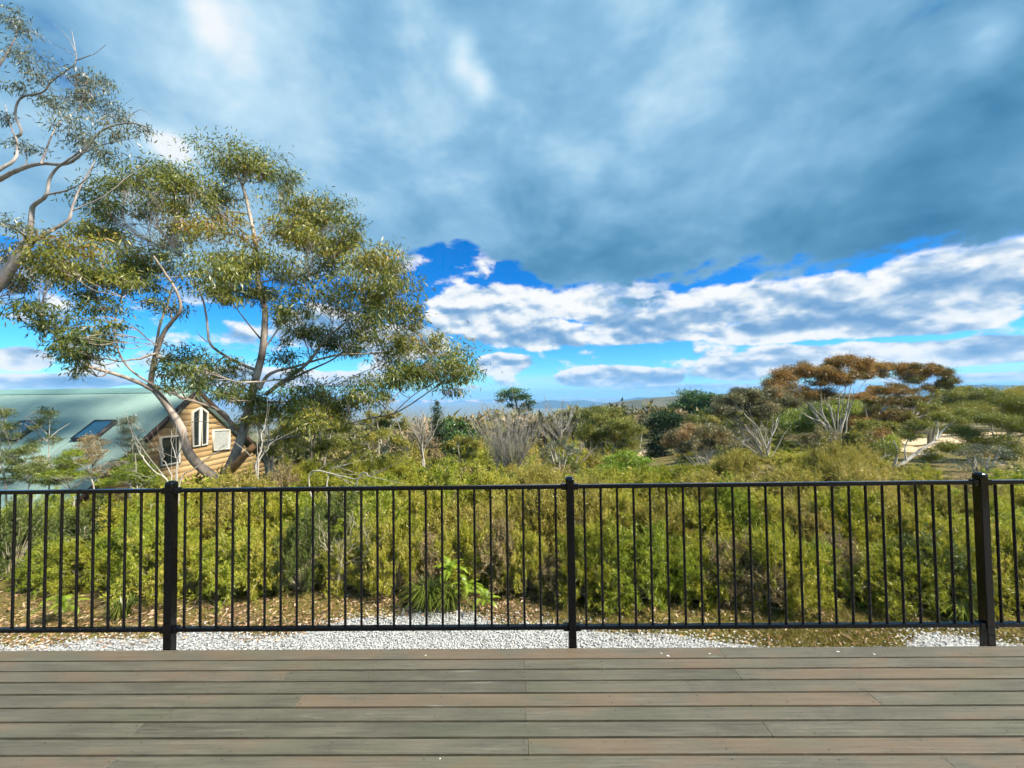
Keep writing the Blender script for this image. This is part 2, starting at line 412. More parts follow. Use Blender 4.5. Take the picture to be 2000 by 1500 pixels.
def tubes(paths, sides=6):
    """paths: list of (pts (n,3), radii (n,)); -> verts, quads"""
    V, F, off = [], [], 0
    ang = np.arange(sides) * 2 * math.pi / sides
    for pts, rad in paths:
        pts = np.asarray(pts, float); rad = np.asarray(rad, float); n = len(pts)
        if n < 2: continue
        t = np.gradient(pts, axis=0); t /= np.linalg.norm(t, axis=1, keepdims=True) + 1e-9
        ref = np.array([0.31, 0.95, 0.05]) if abs(t[0] @ np.array([0.31, 0.95, 0.05])) < 0.9 else np.array([1.0, 0, 0])
        u = np.cross(t, ref); u /= np.linalg.norm(u, axis=1, keepdims=True) + 1e-9
        w = np.cross(t, u)
        ring = pts[:, None] + rad[:, None, None] * (u[:, None] * np.cos(ang)[None, :, None] + w[:, None] * np.sin(ang)[None, :, None])
        V.append(ring.reshape(-1, 3))
        i = np.arange(n - 1)[:, None] * sides; j = np.arange(sides)[None]; k = (j + 1) % sides
        F.append(np.stack([i + j, i + k, i + sides + k, i + sides + j], -1).reshape(-1, 4) + off)
        off += n * sides
    return np.concatenate(V), np.concatenate(F)
def smooth_path(pts, n=None, wob=0.0, r=rng):
    """Catmull-Rom through the points"""
    p = np.asarray(pts, float)
    if len(p) == 2: p = np.array([p[0], (p[0] * 2 + p[1]) / 3, (p[0] + 2 * p[1]) / 3, p[1]])
    q = np.concatenate([[2 * p[0] - p[1]], p, [2 * p[-1] - p[-2]]])
    k = n or 4
    out = []
    for i in range(1, len(q) - 2):
        for t in np.arange(k) / k:
            a, b, c, d = q[i - 1], q[i], q[i + 1], q[i + 2]
            out.append(0.5 * (2 * b + (c - a) * t + (2 * a - 5 * b + 4 * c - d) * t * t + (3 * b - a - 3 * c + d) * t ** 3))
    out.append(p[-1]); out = np.array(out)
    if wob:
        out[1:-1] += r.normal(0, wob, (len(out) - 2, 3))
    return out
def unit(v): return v / (np.linalg.norm(v, axis=-1, keepdims=True) + 1e-9)
def leaves(pos, dirs, length, width, r=rng, tri=False):
    """leaf blades: diamonds (or slim triangles) from pos along dirs"""
    n = len(pos); dirs = unit(dirs)
    side = unit(np.cross(dirs, r.normal(size=(n, 3))))
    L = (np.asarray(length) * np.ones(n))[:, None]; W = (np.asarray(width) * np.ones(n))[:, None] * 0.5
    if tri:
        V = np.stack([pos - side * W, pos + side * W, pos + dirs * L], 1).reshape(-1, 3)
        return V, np.arange(3 * n).reshape(n, 3)
    nor = np.cross(dirs, side)
    mid = pos + dirs * L * 0.45 + nor * L * r.normal(0, 0.06, (n, 1))
    V = np.stack([pos, mid - side * W, pos + dirs * L, mid + side * W], 1).reshape(-1, 3)
    return V, np.arange(4 * n).reshape(n, 4)

def sm(x): 
    x = np.clip(x, 0, 1); return x * x * (3 - 2 * x)
def ground(x, y):
    x = np.asarray(x, float); y = np.asarray(y, float)
    ratio = x / np.maximum(y, 4)
    slope = 0.16 - 0.085 * sm((ratio - 0.05) / 0.6)
    run = np.maximum(y - 7, 0); run = np.where(run < 4, run * run / 8, run - 2)
    near = np.minimum(run, 60)
    z = -0.9 - slope * near
    far = np.maximum(run - 60, 0)
    z = z - 0.07 * np.minimum(far, 1600) - 0.004 * np.minimum(np.maximum(far - 500, 0), 4000)
    z = z - 3.0 * sm((-x - 7.6) / 3.0) * sm((y - 6.5) / 3.0)
    z = z + 0.05 * np.sin(x * 1.3 + 1) * np.sin(y * 0.9) * sm((y - 4.6) / 2)
    return z

# ------------------------------------------------------------------ ground, gravel, track, hills
def build_ground():
    a = np.linspace(-1, 1, 161); xs = np.sign(a) * (np.abs(a) * 30 + np.abs(a) ** 5 * 12000)
    b = np.linspace(0, 1, 170); ys = -30 + b * 90 + b ** 6 * 12000
    X, Y = np.meshgrid(xs, ys); Z = ground(X, Y)
    V = np.stack([X, Y, Z], -1).reshape(-1, 3)
    nx, ny = len(xs), len(ys)
    i = (np.arange(ny - 1)[:, None] * nx + np.arange(nx - 1)[None]).ravel()
    F = np.stack([i, i + 1, i + nx + 1, i + nx], -1)
    m, nt, out = new_mat('earth')
    v = coords(); n1 = noise(v, 1.7, 6, 0.6); n2 = noise(v, 22, 6, 0.65); n3 = noise(v, 0.05, 5, 0.6)
    c = ramp(n1 * 0.4 + n2 * 0.6, [(0.32, (0.075, 0.058, 0.030)), (0.5, (0.155, 0.115, 0.060)), (0.66, (0.26, 0.19, 0.11))])
    c = mixc(sstep(n1, 0.42, 0.58) * 0.75, c, (0.17, 0.155, 0.035))
    sp = nt.nodes.new('ShaderNodeSeparateXYZ'); nt.links.new(v, sp.inputs[0])
    c = mixc(sstep(S(sp.outputs[1]), 30.0, 90.0) * 0.9, c, ramp(n3, [(0.35, (0.10, 0.105, 0.04)), (0.55, (0.19, 0.165, 0.085)), (0.7, (0.14, 0.13, 0.05))]))
    principled(nt, out, c, 0.95, 0.1, bump=n2, bstr=0.8, bdist=0.05)
    o = link('ground', mesh('ground', V, F, smooth=True), 'earth'); tag(o, kind='structure')
build_ground()

def gravel_far(x):      # far edge of the white gravel
    x = np.asarray(x, float)
    e = 4.54 + 0.05 * np.sin(x * 2.3 + 2.6) + 0.04 * np.sin(x * 5.1)
    e = e - 0.40 * sm((-1.7 - x) / 0.8) - 0.12 * sm((-4.3 - x) / 0.6)
    e = e - 0.26 * sm((x + 0.75) / 0.7) - 0.36 * sm((x - 0.5) / 2.0)
    e = e - 0.3 * sm((x - 2.2) / 0.6) + 0.50 * np.exp(-((x - 4.25) / 0.75) ** 2)
    return e
def build_gravel():
    xs = np.linspace(-12, 12, 241); t = np.linspace(0, 1, 14)
    X = np.repeat(xs[None], 14, 0); Y = 2.35 + (gravel_far(X) - 2.35) * t[:, None]
    Z = ground(X, Y) + 0.02 - 0.016 * (t[:, None] ** 4)
    V = np.stack([X, Y, Z], -1).reshape(-1, 3); nx = len(xs)
    i = (np.arange(13)[:, None] * nx + np.arange(nx - 1)[None]).ravel()
    m, nt, out = new_mat('gravel_bed')
    v = coords(); vo = nt.nodes.new('ShaderNodeTexVoronoi'); vo.inputs['Scale'].default_value = 55; nt.links.new(v, vo.inputs['Vector'])
    n = noise(v, 3, 4, 0.6)
    c = ramp(S(vo.outputs['Distance']) * 0.8 + n * 0.2, [(0.1, (0.55, 0.56, 0.58)), (0.45, (0.42, 0.43, 0.44)), (0.75, (0.14, 0.135, 0.13))])
    principled(nt, out, c, 0.9, 0.2, bump=S(vo.outputs['Distance']) * -1.0, bstr=1.0, bdist=0.015)
    tag(link('gravel_path', mesh('gravel_path', V, np.stack([i, i + 1, i + nx + 1, i + nx], -1), smooth=True), 'gravel_bed'), kind='structure')
    # loose stones: real pebbles on the bed
    n = 52000
    x = rng.uniform(-6.2, 6.2, n); tt = rng.uniform(0, 1, n) ** 0.9
    y = 2.5 + (gravel_far(x) + rng.normal(0, 0.10, n) + np.where(rng.uniform(size=n) < 0.06, np.abs(rng.normal(0, 0.25, n)), 0) - 2.5) * tt
    r = rng.uniform(0.0045, 0.011, n)
    oc = np.array([[1, 0, 0], [-1, 0, 0], [0, 1, 0], [0, -1, 0], [0, 0, 1]], float)
    of = np.array([[0, 2, 4], [2, 1, 4], [1, 3, 4], [3, 0, 4]])
    ang = rng.uniform(0, 6.28, n); sc = rng.uniform(0.6, 1.3, (n, 3)) * r[:, None]; sc[:, 2] *= 0.75
    L = oc[None] * sc[:, None] + rng.normal(0, 0.18, (n, 5, 3)) * r[:, None, None]
    c, s = np.cos(ang)[:, None], np.sin(ang)[:, None]
    V = np.stack([L[..., 0] * c - L[..., 1] * s + x[:, None], L[..., 0] * s + L[..., 1] * c + y[:, None], L[..., 2] + (ground(x, y) + 0.022)[:, None]], -1)
    F = (of[None] + 5 * np.arange(n)[:, None, None]).reshape(-1, 3)
    o = link('gravel_stones', mesh('gravel_stones', V.reshape(-1, 3), F, np.repeat(rng.uniform(0, 1, n) ** 0.8, 5)), 'pebble')
    tag(o, 'loose white crushed stones covering the gravel strip', 'gravel', kind='stuff')
    # fallen leaves and bark between gravel and scrub
    n = 26000
    x = rng.uniform(-7, 7, n); y0 = gravel_far(x); y = y0 + rng.normal(0.30, 0.42, n)
    y = np.where(y < y0 - 0.12, y0 + rng.uniform(0, 0.5, n), y)
    p = np.stack([x, y, ground(x, y) + rng.uniform(0.004, 0.03, n)], -1)
    kp = rng.uniform(size=n) < np.where(x > 0.2, 0.15, 0.42); p = p[kp]; n = len(p)
    d = rng.normal(size=(n, 3)); d[:, 2] *= 0.22
    V, F = leaves(p, d, rng.uniform(0.03, 0.085, n), rng.uniform(0.008, 0.022, n))
    o = link('leaf_litter', mesh('leaf_litter', V, F, np.repeat(rng.uniform(0, 1, n), 4)), 'litter_leaf')
    tag(o, 'brown fallen leaves and bark along the gravel edge', 'leaf litter', kind='stuff')
    # low mossy grass on the right side, beside the deck, and a tongue on the far left
    n = 110000
    x = np.concatenate([rng.uniform(0.3, 7, n // 2), rng.uniform(0.9, 5, n // 4), rng.uniform(-6.5, 0.5, n - n // 2 - n // 4)])
    n = len(x); y0 = gravel_far(x); y = y0 + np.abs(rng.normal(0, 0.62, n)) * np.where(x > 0.3, 1, 1.1) + rng.normal(0, 0.08, n) + np.where(x > 0.3, 0.03, 0.12)
    pat = np.sin(x * 3.1 + 1.3 * np.sin(y * 2.7)) * np.sin(y * 4.3 + x) + rng.normal(0, 0.5, n)
    k = (pat > np.where(x > 0.3, -0.45, -0.1)); x, y = x[k], y[k]; n = len(x)
    p = np.stack([x, y, ground(x, y) - 0.002], -1); d = rng.normal(size=(n, 3)) * 0.75; d[:, 2] = rng.uniform(0.15, 0.9, n)
    V, F = leaves(p, d, rng.uniform(0.02, 0.065, n), rng.uniform(0.004, 0.009, n), tri=True)
    o = link('ground_grass', mesh('ground_grass', V, F, np.repeat(np.clip(rng.normal(0.45, 0.25, n), 0, 1), 3)), 'grass_leaf')
    tag(o, 'short mossy yellow-green grass beside the deck', 'grass', kind='stuff')
build_gravel()

def sheet_px(name, rows, mat, lift=0.03):
    """a ground patch whose outline is given as rows of (left px, right px, py, distance), draped on the terrain"""
    V = []; n = 12
    for (a, b, py, Y) in rows:
        p, q = P(a, py, Y), P(b, py, Y)
        for t in np.linspace(0, 1, n):
            s = p + (q - p) * t
            wy = Y + 0.05 * Y * math.sin(t * 9 + Y)
            V.append((s[0], wy, float(ground(s[0], wy)) + lift))
    F = [[r * n + i, r * n + i + 1, (r + 1) * n + i + 1, (r + 1) * n + i] for r in range(len(rows) - 1) for i in range(n - 1)]
    return link(name, mesh(name, V, np.array(F), smooth=True), mat)
def build_track():
    m, nt, out = new_mat('sand')
    v = coords(); n = noise(v, 0.8, 7, 0.65); n2 = noise(v, 6, 5, 0.6)
    c = ramp(n * 0.6 + n2 * 0.4, [(0.35, (0.34, 0.25, 0.14)), (0.5, (0.58, 0.44, 0.28)), (0.65, (0.70, 0.57, 0.40))])
    principled(nt, out, c, 0.95, 0.1, bump=n2, bstr=0.6, bdist=0.1)
    o = sheet_px('sandy_track', [(1700, 1800, 915, 22), (1700, 1830, 900, 25), (1725, 1870, 880, 30), (1760, 1900, 862, 36), (1790, 2010, 850, 42), (1840, 2080, 838, 50)], 'sand', 0.04); tag(o, kind='structure')
    o = sheet_px('pale_path', [(1235, 1275, 905, 30), (1240, 1290, 880, 38), (1248, 1300, 860, 50), (1262, 1310, 845, 64)], 'sand', 0.05); tag(o, kind='structure')
build_track()

def hill(name, D, prof, W, mat, drop, seed, rough=1.0, xr=None):
    """a ridge whose skyline follows prof [(px,py)] at distance D"""
    r = np.random.default_rng(seed)
    px = np.array([p[0] for p in prof], float); py = np.array([p[1] for p in prof], float)
    n = 160; xs = np.linspace(px[0], px[-1], n); ys = np.interp(xs, px, py)
    top = np.array([P(a, b, D) for a, b in zip(xs, ys)])
    wob = np.zeros(n)
    for k in range(1, 9): wob += np.sin(np.linspace(0, 1, n) * k * 9 + r.uniform(0, 6)) / k
    top[:, 2] += wob * rough * D * 0.0006
    rows = []
    for t in np.linspace(-1, 1, 25):
        z = -drop + (top[:, 2] + drop) * (0.5 + 0.5 * np.cos(t * math.pi)) ** 0.8
        sp = np.sin(np.linspace(0, 30, n) + t * 5) * W * 0.03 * abs(t)
        rows.append(np.stack([top[:, 0] * (1 + t * W / D), top[:, 1] + t * W + sp, z + (r.normal(0, rough * D * 0.0006, n) if abs(t) > 0.04 else 0)], -1))
    V = np.concatenate(rows); i = (np.arange(24)[:, None] * n + np.arange(n - 1)[None]).ravel()
    o = link(name, mesh(name, V, np.stack([i, i + 1, i + n + 1, i + n], -1), smooth=True), mat); tag(o, kind='structure')
    return top
def build_hills():
    def forest(name, a, b, c, sc):
        m, nt, out = new_mat(name)
        v = coords(); n1 = noise(v, sc, 8, 0.65); n2 = noise(v, sc * 9, 5, 0.6)
        principled(nt, out, ramp(n1 * 0.55 + n2 * 0.45, [(0.36, a), (0.5, b), (0.64, c)]), 0.95, 0.05, bump=n2, bstr=1.0, bdist=3)
    forest('forest_far', (0.012, 0.028, 0.020), (0.022, 0.042, 0.028), (0.04, 0.06, 0.035), 0.004)
    forest('forest_mid', (0.045, 0.050, 0.022), (0.11, 0.098, 0.045), (0.19, 0.155, 0.085), 0.02)
    m, nt, out = new_mat('plateau')
    v = coords(); sp = nt.nodes.new('ShaderNodeSeparateXYZ'); nt.links.new(v, sp.inputs[0])
    n = noise(mapping(v, (1, 1, 2.0)), 0.0035, 7, 0.6)
    cl = sstep(S(sp.outputs[2]) + (n - 0.5) * 260.0, -190.0, -120.0) * sstep(S(sp.outputs[2]) * -1.0 + (n - 0.5) * 120.0, 25.0, 60.0)
    c = mixc(cl * sstep(n, 0.46, 0.56), (0.03, 0.045, 0.03), (0.85, 0.45, 0.27))
    principled(nt, out, c, 0.9, 0.1)
    hill('hills_plateau', 9000, [(-900, 787), (200, 781), (700, 779), (870, 781), (960, 780), (1060, 782), (1200, 779), (1500, 778)], 900, 'plateau', 420, 1, 0.10)
    hill('hills_blue_ridge', 4200, [(700, 822), (900, 812), (1000, 803), (1030, 795), (1055, 784), (1075, 781), (1110, 784), (1140, 781), (1165, 786), (1195, 787), (1215, 782), (1245, 776), (1300, 776), (1450, 774), (1600, 772)], 700, 'forest_far', 260, 2, 0.35)
    hill('hills_wooded', 950, [(1090, 812), (1150, 797), (1190, 788), (1230, 782), (1290, 776), (1340, 772), (1420, 769), (1520, 766), (1650, 768), (1800, 772)], 330, 'forest_mid', 50, 3, 0.7)
    hill('hills_dark_ridge', 2400, [(1650, 772), (1780, 762), (1860, 754), (1920, 751), (2000, 753), (2100, 756), (2400, 766)], 500, 'forest_far', 160, 4, 0.3)
build_hills()

# ------------------------------------------------------------------ deck
def build_deck():
    deck = empty('deck', (0, 0, 0), kind='structure')
    gaps = [2.504, 2.4055, 2.3173, 2.2277, 2.1377, 2.0448, 1.9569, 1.8654, 1.7773, 1.6880]
    for k in range(1, 42): gaps.append(1.6880 - 0.0895 * k)
    # butt joints seen in the photograph, by row: survey pixel of the joint
    jpx = {0: [(1412, 1277)], 1: [(1024, 1296)], 2: [(560, 1318), (1440, 1315)], 3: [(1027, 1340)], 4: [(585, 1366), (1706, 1362)], 5: [(335, 1393), (1027, 1393)], 6: [(268, 1424), (1500, 1424)],
           7: [(1032, 1456)], 8: [(220, 1486), (1850, 1486)]}
    nails = []
    joists = [P(1027, 1393, 2.0)[0] + 0.45 * k for k in range(-12, 14)]
    X0, X1 = -6.5, 6.5
    for r in range(len(gaps) - 1):
        y1, y0 = gaps[r] - (0.0 if r == 0 else 0.0062), gaps[r + 1] + 0.0062
        if r in jpx:
            js = []
            for (a, b) in jpx[r]:
                d = ray(a, b); t = -CAM_H / d[2]; js.append(d[0] * t)
        else: js = [random.choice(joists[4:12]) + 0.0, random.choice(joists[14:22])]
        xs = sorted([X0] + js + [X1])
        for a, b in zip(xs[:-1], xs[1:]):
            me = bevel_box('board', ((b - a) / 2 - 0.0008, (y1 - y0) / 2, 0.0145), 0.0009)
            o = link('board', me, 'deck_timber', deck, ((a + b) / 2, (y0 + y1) / 2, -0.0145 + rng.uniform(-0.0008, 0.0)))
            for jx in [j for j in joists if a + 0.05 < j < b - 0.05] + [a + 0.018, b - 0.018]:
                for yy in (y0 + 0.018, y1 - 0.018):
                    if rng.uniform() < 0.8 and -5 < jx < 5: nails.append((jx + rng.normal(0, 0.005), yy + rng.normal(0, 0.004), 0.0005))
    ang = np.arange(7) * 2 * math.pi / 7; V, F = [], []
    for i, (x, y, z) in enumerate(nails):
        rr = rng.uniform(0.0022, 0.0036)
        V += [(x + rr * math.cos(t), y + rr * math.sin(t), z) for t in ang]; F.append([7 * i + k for k in range(7)])
    tag(link('nail_heads', mesh('nail_heads', V, np.array(F)), 'nail_steel', deck), kind='stuff')
    for jx in joists:
        V, F = boxes([((0, 0, 0), (0.022, 2.2, 0.07))]); link('joist', mesh('joist', V, F), 'joist_timber', deck, (jx, 0.25, -0.101))
    V, F = boxes([((0, 0, 0), (6.5, 0.018, 0.095))]); link('fascia', mesh('fascia', V, F), 'joist_timber', deck, (0, 2.48, -0.128))
    # bird droppings on the outer boards
    for (px, py, s) in ((1292, 1276, 0.7), (1305, 1281, 0.9), (1386, 1277, 0.6), (1637, 1273, 0.8), (1708, 1278, 0.8), (831, 1280, 0.7), (860, 1482, 0.5)):
        d = ray(px, py); t = -CAM_H / d[2]; n = 9
        a = np.arange(n) * 2 * math.pi / n; rr = rng.uniform(0.003, 0.009, n) * s
        V = np.stack([rr * np.cos(a) * 1.3, rr * np.sin(a), np.full(n, 0.0012)], -1)
        link('bird_dropping', mesh('bird_dropping', V, np.arange(n)[None]), 'bird_white', deck, (d[0] * t, d[1] * t, 0.0))
build_deck()

# ------------------------------------------------------------------ railing
def build_railing():
    FY = DECK_Y + 0.03
    rail = empty('deck_railing', (POST_X[1], FY, 0), 'black metal railing with vertical balusters along the deck edge', 'railing')
    ox = POST_X[1]
    post_me = bevel_box('post', (0.025, 0.025, 0.65), 0.004)
    cap_me = None
    import bmesh
    bm = bmesh.new()
    prev = None
    prof = [(0.0275, 0.0), (0.0285, 0.004), (0.0285, 0.010), (0.026, 0.015), (0.019, 0.021), (0.010, 0.025)]
    n = 20
    for (r_, z) in prof:
        ring = []
        for k in range(n):
            t = 2 * math.pi * k / n; c, s = math.cos(t), math.sin(t)
            q = (abs(c) ** 5 + abs(s) ** 5) ** (-1 / 5)           # rounded square
            ring.append(bm.verts.new((r_ * q * c, r_ * q * s, z)))
        if prev:
            for k in range(n): bm.faces.new((prev[k], prev[(k + 1) % n], ring[(k + 1) % n], ring[k]))
        prev = ring
    bm.faces.new(prev)
    cap_me = bpy.data.meshes.new('post_cap'); bm.to_mesh(cap_me); bm.free()
    for p in cap_me.polygons: p.use_smooth = True
    bv, bf = tubes([(np.array([(0, 0, z) for z in np.linspace(0.120, 0.996, 3)]), np.full(3, 0.0078))], 12)
    bal_me = mesh('baluster', bv, bf, smooth=True)
    br_me = bevel_box('rail_bracket', (0.016, 0.019, 0.019), 0.004)
    ear_me = bevel_box('bracket_ear', (0.004, 0.026, 0.023), 0.003)
    xs = [POST_X[0] - 2.605] + list(POST_X) + [POST_X[2] + 2.605]
    for x in xs:
        p = link('post', post_me, 'black_powdercoat', rail, (x - ox, 0, 1.045 - 0.65))
        link('post_cap', cap_me, 'black_powdercoat', p, (0, 0, 0.6495))
        V, F = boxes([((0, 0, 0), (0.035, 0.004, 0.07))]); link('base_plate', mesh('base_plate', V, F), 'black_powdercoat', p, (0, -0.0285, -0.53))
    for a, b in zip(xs[:-1], xs[1:]):
        L = (b - a) / 2 - 0.026
        for nm, z in (('top_rail', RAIL_H - 0.0135), ('bottom_rail', 0.128 - 0.0135)):
            r = link(nm, bevel_box(nm, (L, 0.0145, 0.0125), 0.0035), 'black_powdercoat', rail, ((a + b) / 2 - ox, 0, z))
            for s in (-1, 1):
                q = link('rail_bracket', br_me, 'black_powdercoat', r, (s * (L - 0.014), 0, 0))
        N = 24
        for k in range(N):
            x = a + (k + 1 - 0.12) * (b - a) / (N + 0.76)
            link('baluster', bal_me, 'black_powdercoat', rail, (x - ox, 0, 0))
build_railing()

# ------------------------------------------------------------------ the neighbour's house
def build_house():
    XG = -12.0
    ap = PXP(386, 763, XG + 0.18); RY, RZ = ap[1], ap[2]
    tan = math.tan(R(37.8)); HD = 4.6; X1 = XG; X0 = -34.0
    h = empty('timber_house', (XG, RY, -4.6), 'timber-clad gabled house with long green metal roof beyond the gum tree', 'house')
    O = np.array([XG, RY, -4.6])
    ze = RZ - HD * tan
    def add(nm, V, F, mat, par=None, loc=None):
        return link(nm, mesh(nm, np.asarray(V, float) - (O if par is None or par is h else 0), F), mat, par or h)
    # walls under the eaves and the gable backing
    gw = HD - 0.35
    zt = RZ - 0.12
    V = [(XG - 0.06, RY - gw, -4.8), (XG - 0.06, RY + gw, -4.8), (XG - 0.06, RY + gw, zt - gw * tan), (XG - 0.06, RY, zt), (XG - 0.06, RY - gw, zt - gw * tan)]
    V += [(X0, y, z) for (_, y, z) in V]
    fc = [[0, 1, 2, 3, 4]]; fq = [[0, 4, 9, 5], [1, 6, 7, 2]]
    add('wall', V, [np.array(fc), np.array(fq)], 'barge_brown')
    # weatherboards of the gable, one by one, lapped
    bh = 0.205; z = -4.7; i = 0
    while z < zt - 0.1:
        z1 = min(z + bh + 0.02, zt)
        y_lo = min(gw, (zt - z) / tan); y_hi = min(gw, (zt - z1) / tan)
        w = 0.006 * math.sin(i * 2.1)
        V = [(XG + 0.010, RY - y_lo, z + w), (XG + 0.010, RY + y_lo, z - w), (XG + 0.004, RY + max(y_hi, 0.02), z1), (XG + 0.004, RY - max(y_hi, 0.02), z1),
             (XG - 0.02, RY - y_lo, z + w), (XG - 0.02, RY + y_lo, z - w), (XG - 0.02, RY + max(y_hi, 0.02), z1), (XG - 0.02, RY - max(y_hi, 0.02), z1)]
        F = np.array([[0, 1, 2, 3], [4, 7, 6, 5], [0, 4, 5, 1], [3, 2, 6, 7], [0, 3, 7, 4], [1, 5, 6, 2]])
        add('weatherboard', V, F, 'gable_board')
        z += bh; i += 1
    # roof: two sheets with thickness, ridge cap, barge boards
    XO = XG + 0.18
    for s in (-1, 1):
        V = []
        for dz in (0, 0.07):
            V += [(X0, RY, RZ + dz), (XO, RY, RZ + dz), (XO, RY + s * HD, ze + dz), (X0, RY + s * HD, ze + dz)]
        F = np.array([[0, 1, 2, 3], [7, 6, 5, 4], [1, 5, 6, 2], [2, 6, 7, 3], [0, 3, 7, 4]])
        rf = add('roof', V, F, 'roof_metal')
        if s < 0:
            # standing ribs of the metal sheets
            for k in range(1, 29):
                x = XO - 0.76 * k
                Vr = []
                for (yy, zz) in ((RY - 0.05, RZ + 0.071), (RY - HD, ze + 0.071)):
                    yy2, zz2 = yy, zz - (0.05 * tan if yy > RY - 1 else 0)
                    Vr += [(x - 0.018, yy2, zz2), (x, yy2, zz2 + 0.022), (x + 0.018, yy2, zz2)]
                o = link('sheet_rib', mesh('sheet_rib', np.array(Vr) - O, np.array([[0, 1, 4, 3], [1, 2, 5, 4]])), 'roof_metal', rf)
        V = []
        for (dx, dz0) in ((0.02, 0.095), (0.05, 0.095)):
            pass
        V = [(XO + a, RY + s * b, RZ + c - b * tan) for a in (0.004, 0.045) for (b, c) in ((0, 0.10), (0, -0.11), (HD + 0.03, -0.11), (HD + 0.03, 0.10))]
        F = np.array([[0, 1, 2, 3], [7, 6, 5, 4], [0, 3, 7, 4], [1, 5, 6, 2], [2, 6, 7, 3]])
        add('barge_board', V, F, 'barge_brown')
    V = [(x, RY + b, RZ + c) for x in (X0, XO + 0.05) for (b, c) in ((-0.2, 0.075 + 0.02 - 0.2 * tan), (0, 0.135), (0.2, 0.075 + 0.02 - 0.2 * tan))]
    add('ridge_cap', V, np.array([[0, 3, 4, 1], [1, 4, 5, 2]]), 'ridge_metal')
    # windows of the gable (face at XG)
    def window(poly, nm='window', lab=None, curtain=False):
        pts = [PXP(px, py, XG) for px, py in poly]
        c = np.mean(pts, 0); e = bpy.data.objects.new
        yz = np.array([(p[1], p[2]) for p in pts]); cy = yz.mean(0); n = len(pts)
        out_, inn = yz, cy + (yz - cy) * np.array([max(0.1, 1 - 0.055 / max(np.ptp(yz[:, 0]) / 2, .1)), 1 - 0.06 / (np.ptp(yz[:, 1]) / 2)])
        V = [(XG + 0.075, *p) for p in out_] + [(XG + 0.075, *p) for p in inn] + [(XG + 0.0, *p) for p in out_] + [(XG + 0.012, *p) for p in inn]
        F = []
        for i in range(n):
            j = (i + 1) % n
            F += [[i, j, n + j, n + i], [2 * n + i, 2 * n + j, j, i], [n + i, n + j, 3 * n + j, 3 * n + i]]
        w = add(nm, V, np.array(F), 'white_paint')
        g = link('pane', mesh('pane', np.array([(XG + 0.040, *p) for p in inn]) - O, np.arange(n)[None, ::-1]), 'curtain' if curtain else 'window_glass', w)
        if lab: w['label'] = lab
        return w
    window([(373, 804), (389, 795), (389, 872), (373, 874)], lab='tall narrow window with slanted head')
    window([(390, 795), (404, 804), (404, 869), (390, 871.5)], lab='tall narrow window with slanted head')
    window([(414, 839), (447, 838), (447, 878), (414, 881)], lab='square white-framed window with pale curtain', curtain=True)
    window([(310, 853), (350, 849), (350, 905), (310, 912)])
    # skylights on the near slope
    for (px, py) in ((188, 843), (40, 844)):
        d = ray(px, py)                                   # meet the roof plane z = RZ + (y-RY)*tan + 0.07
        t = (RZ + 0.07 - RY * tan - CAM_H) / (d[2] - d[1] * tan)
        c = np.array([0, 0, CAM_H]) + d * t
        u = np.array([0, math.cos(R(37.8)), math.sin(R(37.8))]); nrm = np.array([0, -math.sin(R(37.8)), math.cos(R(37.8))]); ex = np.array([1.0, 0, 0])
        hw, hh = 0.36, 0.44
        Vf = []; 
        for (a, b) in ((1, 0), (0.86, 0)):
            for (sx, su) in ((-1, -1), (1, -1), (1, 1), (-1, 1)):
                Vf.append(c + ex * sx * hw * a + u * su * hh * a + nrm * 0.13)
        for (sx, su) in ((-1, -1), (1, -1), (1, 1), (-1, 1)): Vf.append(c + ex * sx * hw + u * su * hh)
        F = [];
        for i in range(4):
            j = (i + 1) % 4; F += [[i, j, 4 + j, 4 + i], [8 + i, 8 + j, j, i]]
        sk = add('skylight', Vf, np.array(F), 'skylight_frame')
        g = [c + ex * sx * hw * 0.88 + u * su * hh * 0.88 + nrm * 0.115 for (sx, su) in ((-1, -1), (1, -1), (1, 1), (-1, 1))]
        link('pane', mesh('pane', np.array(g) - O, np.array([[0, 1, 2, 3]])), 'skylight_glass', sk)
build_house()

# ------------------------------------------------------------------ trees
def leaf_cloud(cent, rad, n, length, width, style, r, tint0=0.45, lumps=7):
    """leaves of one foliage clump: gathered in tufts on the upper shell of an ellipsoid"""
    cent = np.asarray(cent); rad = np.asarray(rad)
    t = r.normal(size=(lumps, 3)); t = unit(t); t[:, 2] = t[:, 2] * 0.8 + 0.15
    tc = cent + t * rad * r.uniform(0.25, 0.95, (lumps, 1))
    k = r.integers(0, lumps, n)
    sp = (0.30 if style == 'hang' else 0.24) if style != 'needle' else 0.25
    pos = tc[k] + r.normal(0, 1, (n, 3)) * rad * sp * np.array([1, 1, 0.8])
    rel = (pos - cent) / rad
    tn = r.normal(0, 0.10, lumps)
    # tone differs at random by tuft and leaf around the clump's tint
    tint = np.clip(tint0 + tn[k] + r.normal(0, 0.13, n), 0, 1)
    if style == 'hang':
        d = r.normal(0, 0.55, (n, 3)); d[:, 2] -= 0.75; d += rel * 0.25
    elif style == 'needle':
        d = r.normal(0, 0.7, (n, 3)) + (pos - tc[k]) / (rad * sp) * 0.6; d[:, 2] += 0.35
    else:
        d = r.normal(0, 0.8, (n, 3)) + rel * 0.3; d[:, 2] += 0.1
    V, F = leaves(pos, d, length * r.uniform(0.6, 1.3, n), width * r.uniform(0.7, 1.3, n), r, tri=(style != 'hang'))
    return V, F, np.repeat(tint, 4 if style == 'hang' else 3), tc
def join(parts):
    V, F, T, off = [], [], [], 0
    for v, f, t in parts:
        V.append(v); F.append(f + off); T.append(t); off += len(v)
    return np.concatenate(V), np.concatenate(F), np.concatenate(T)

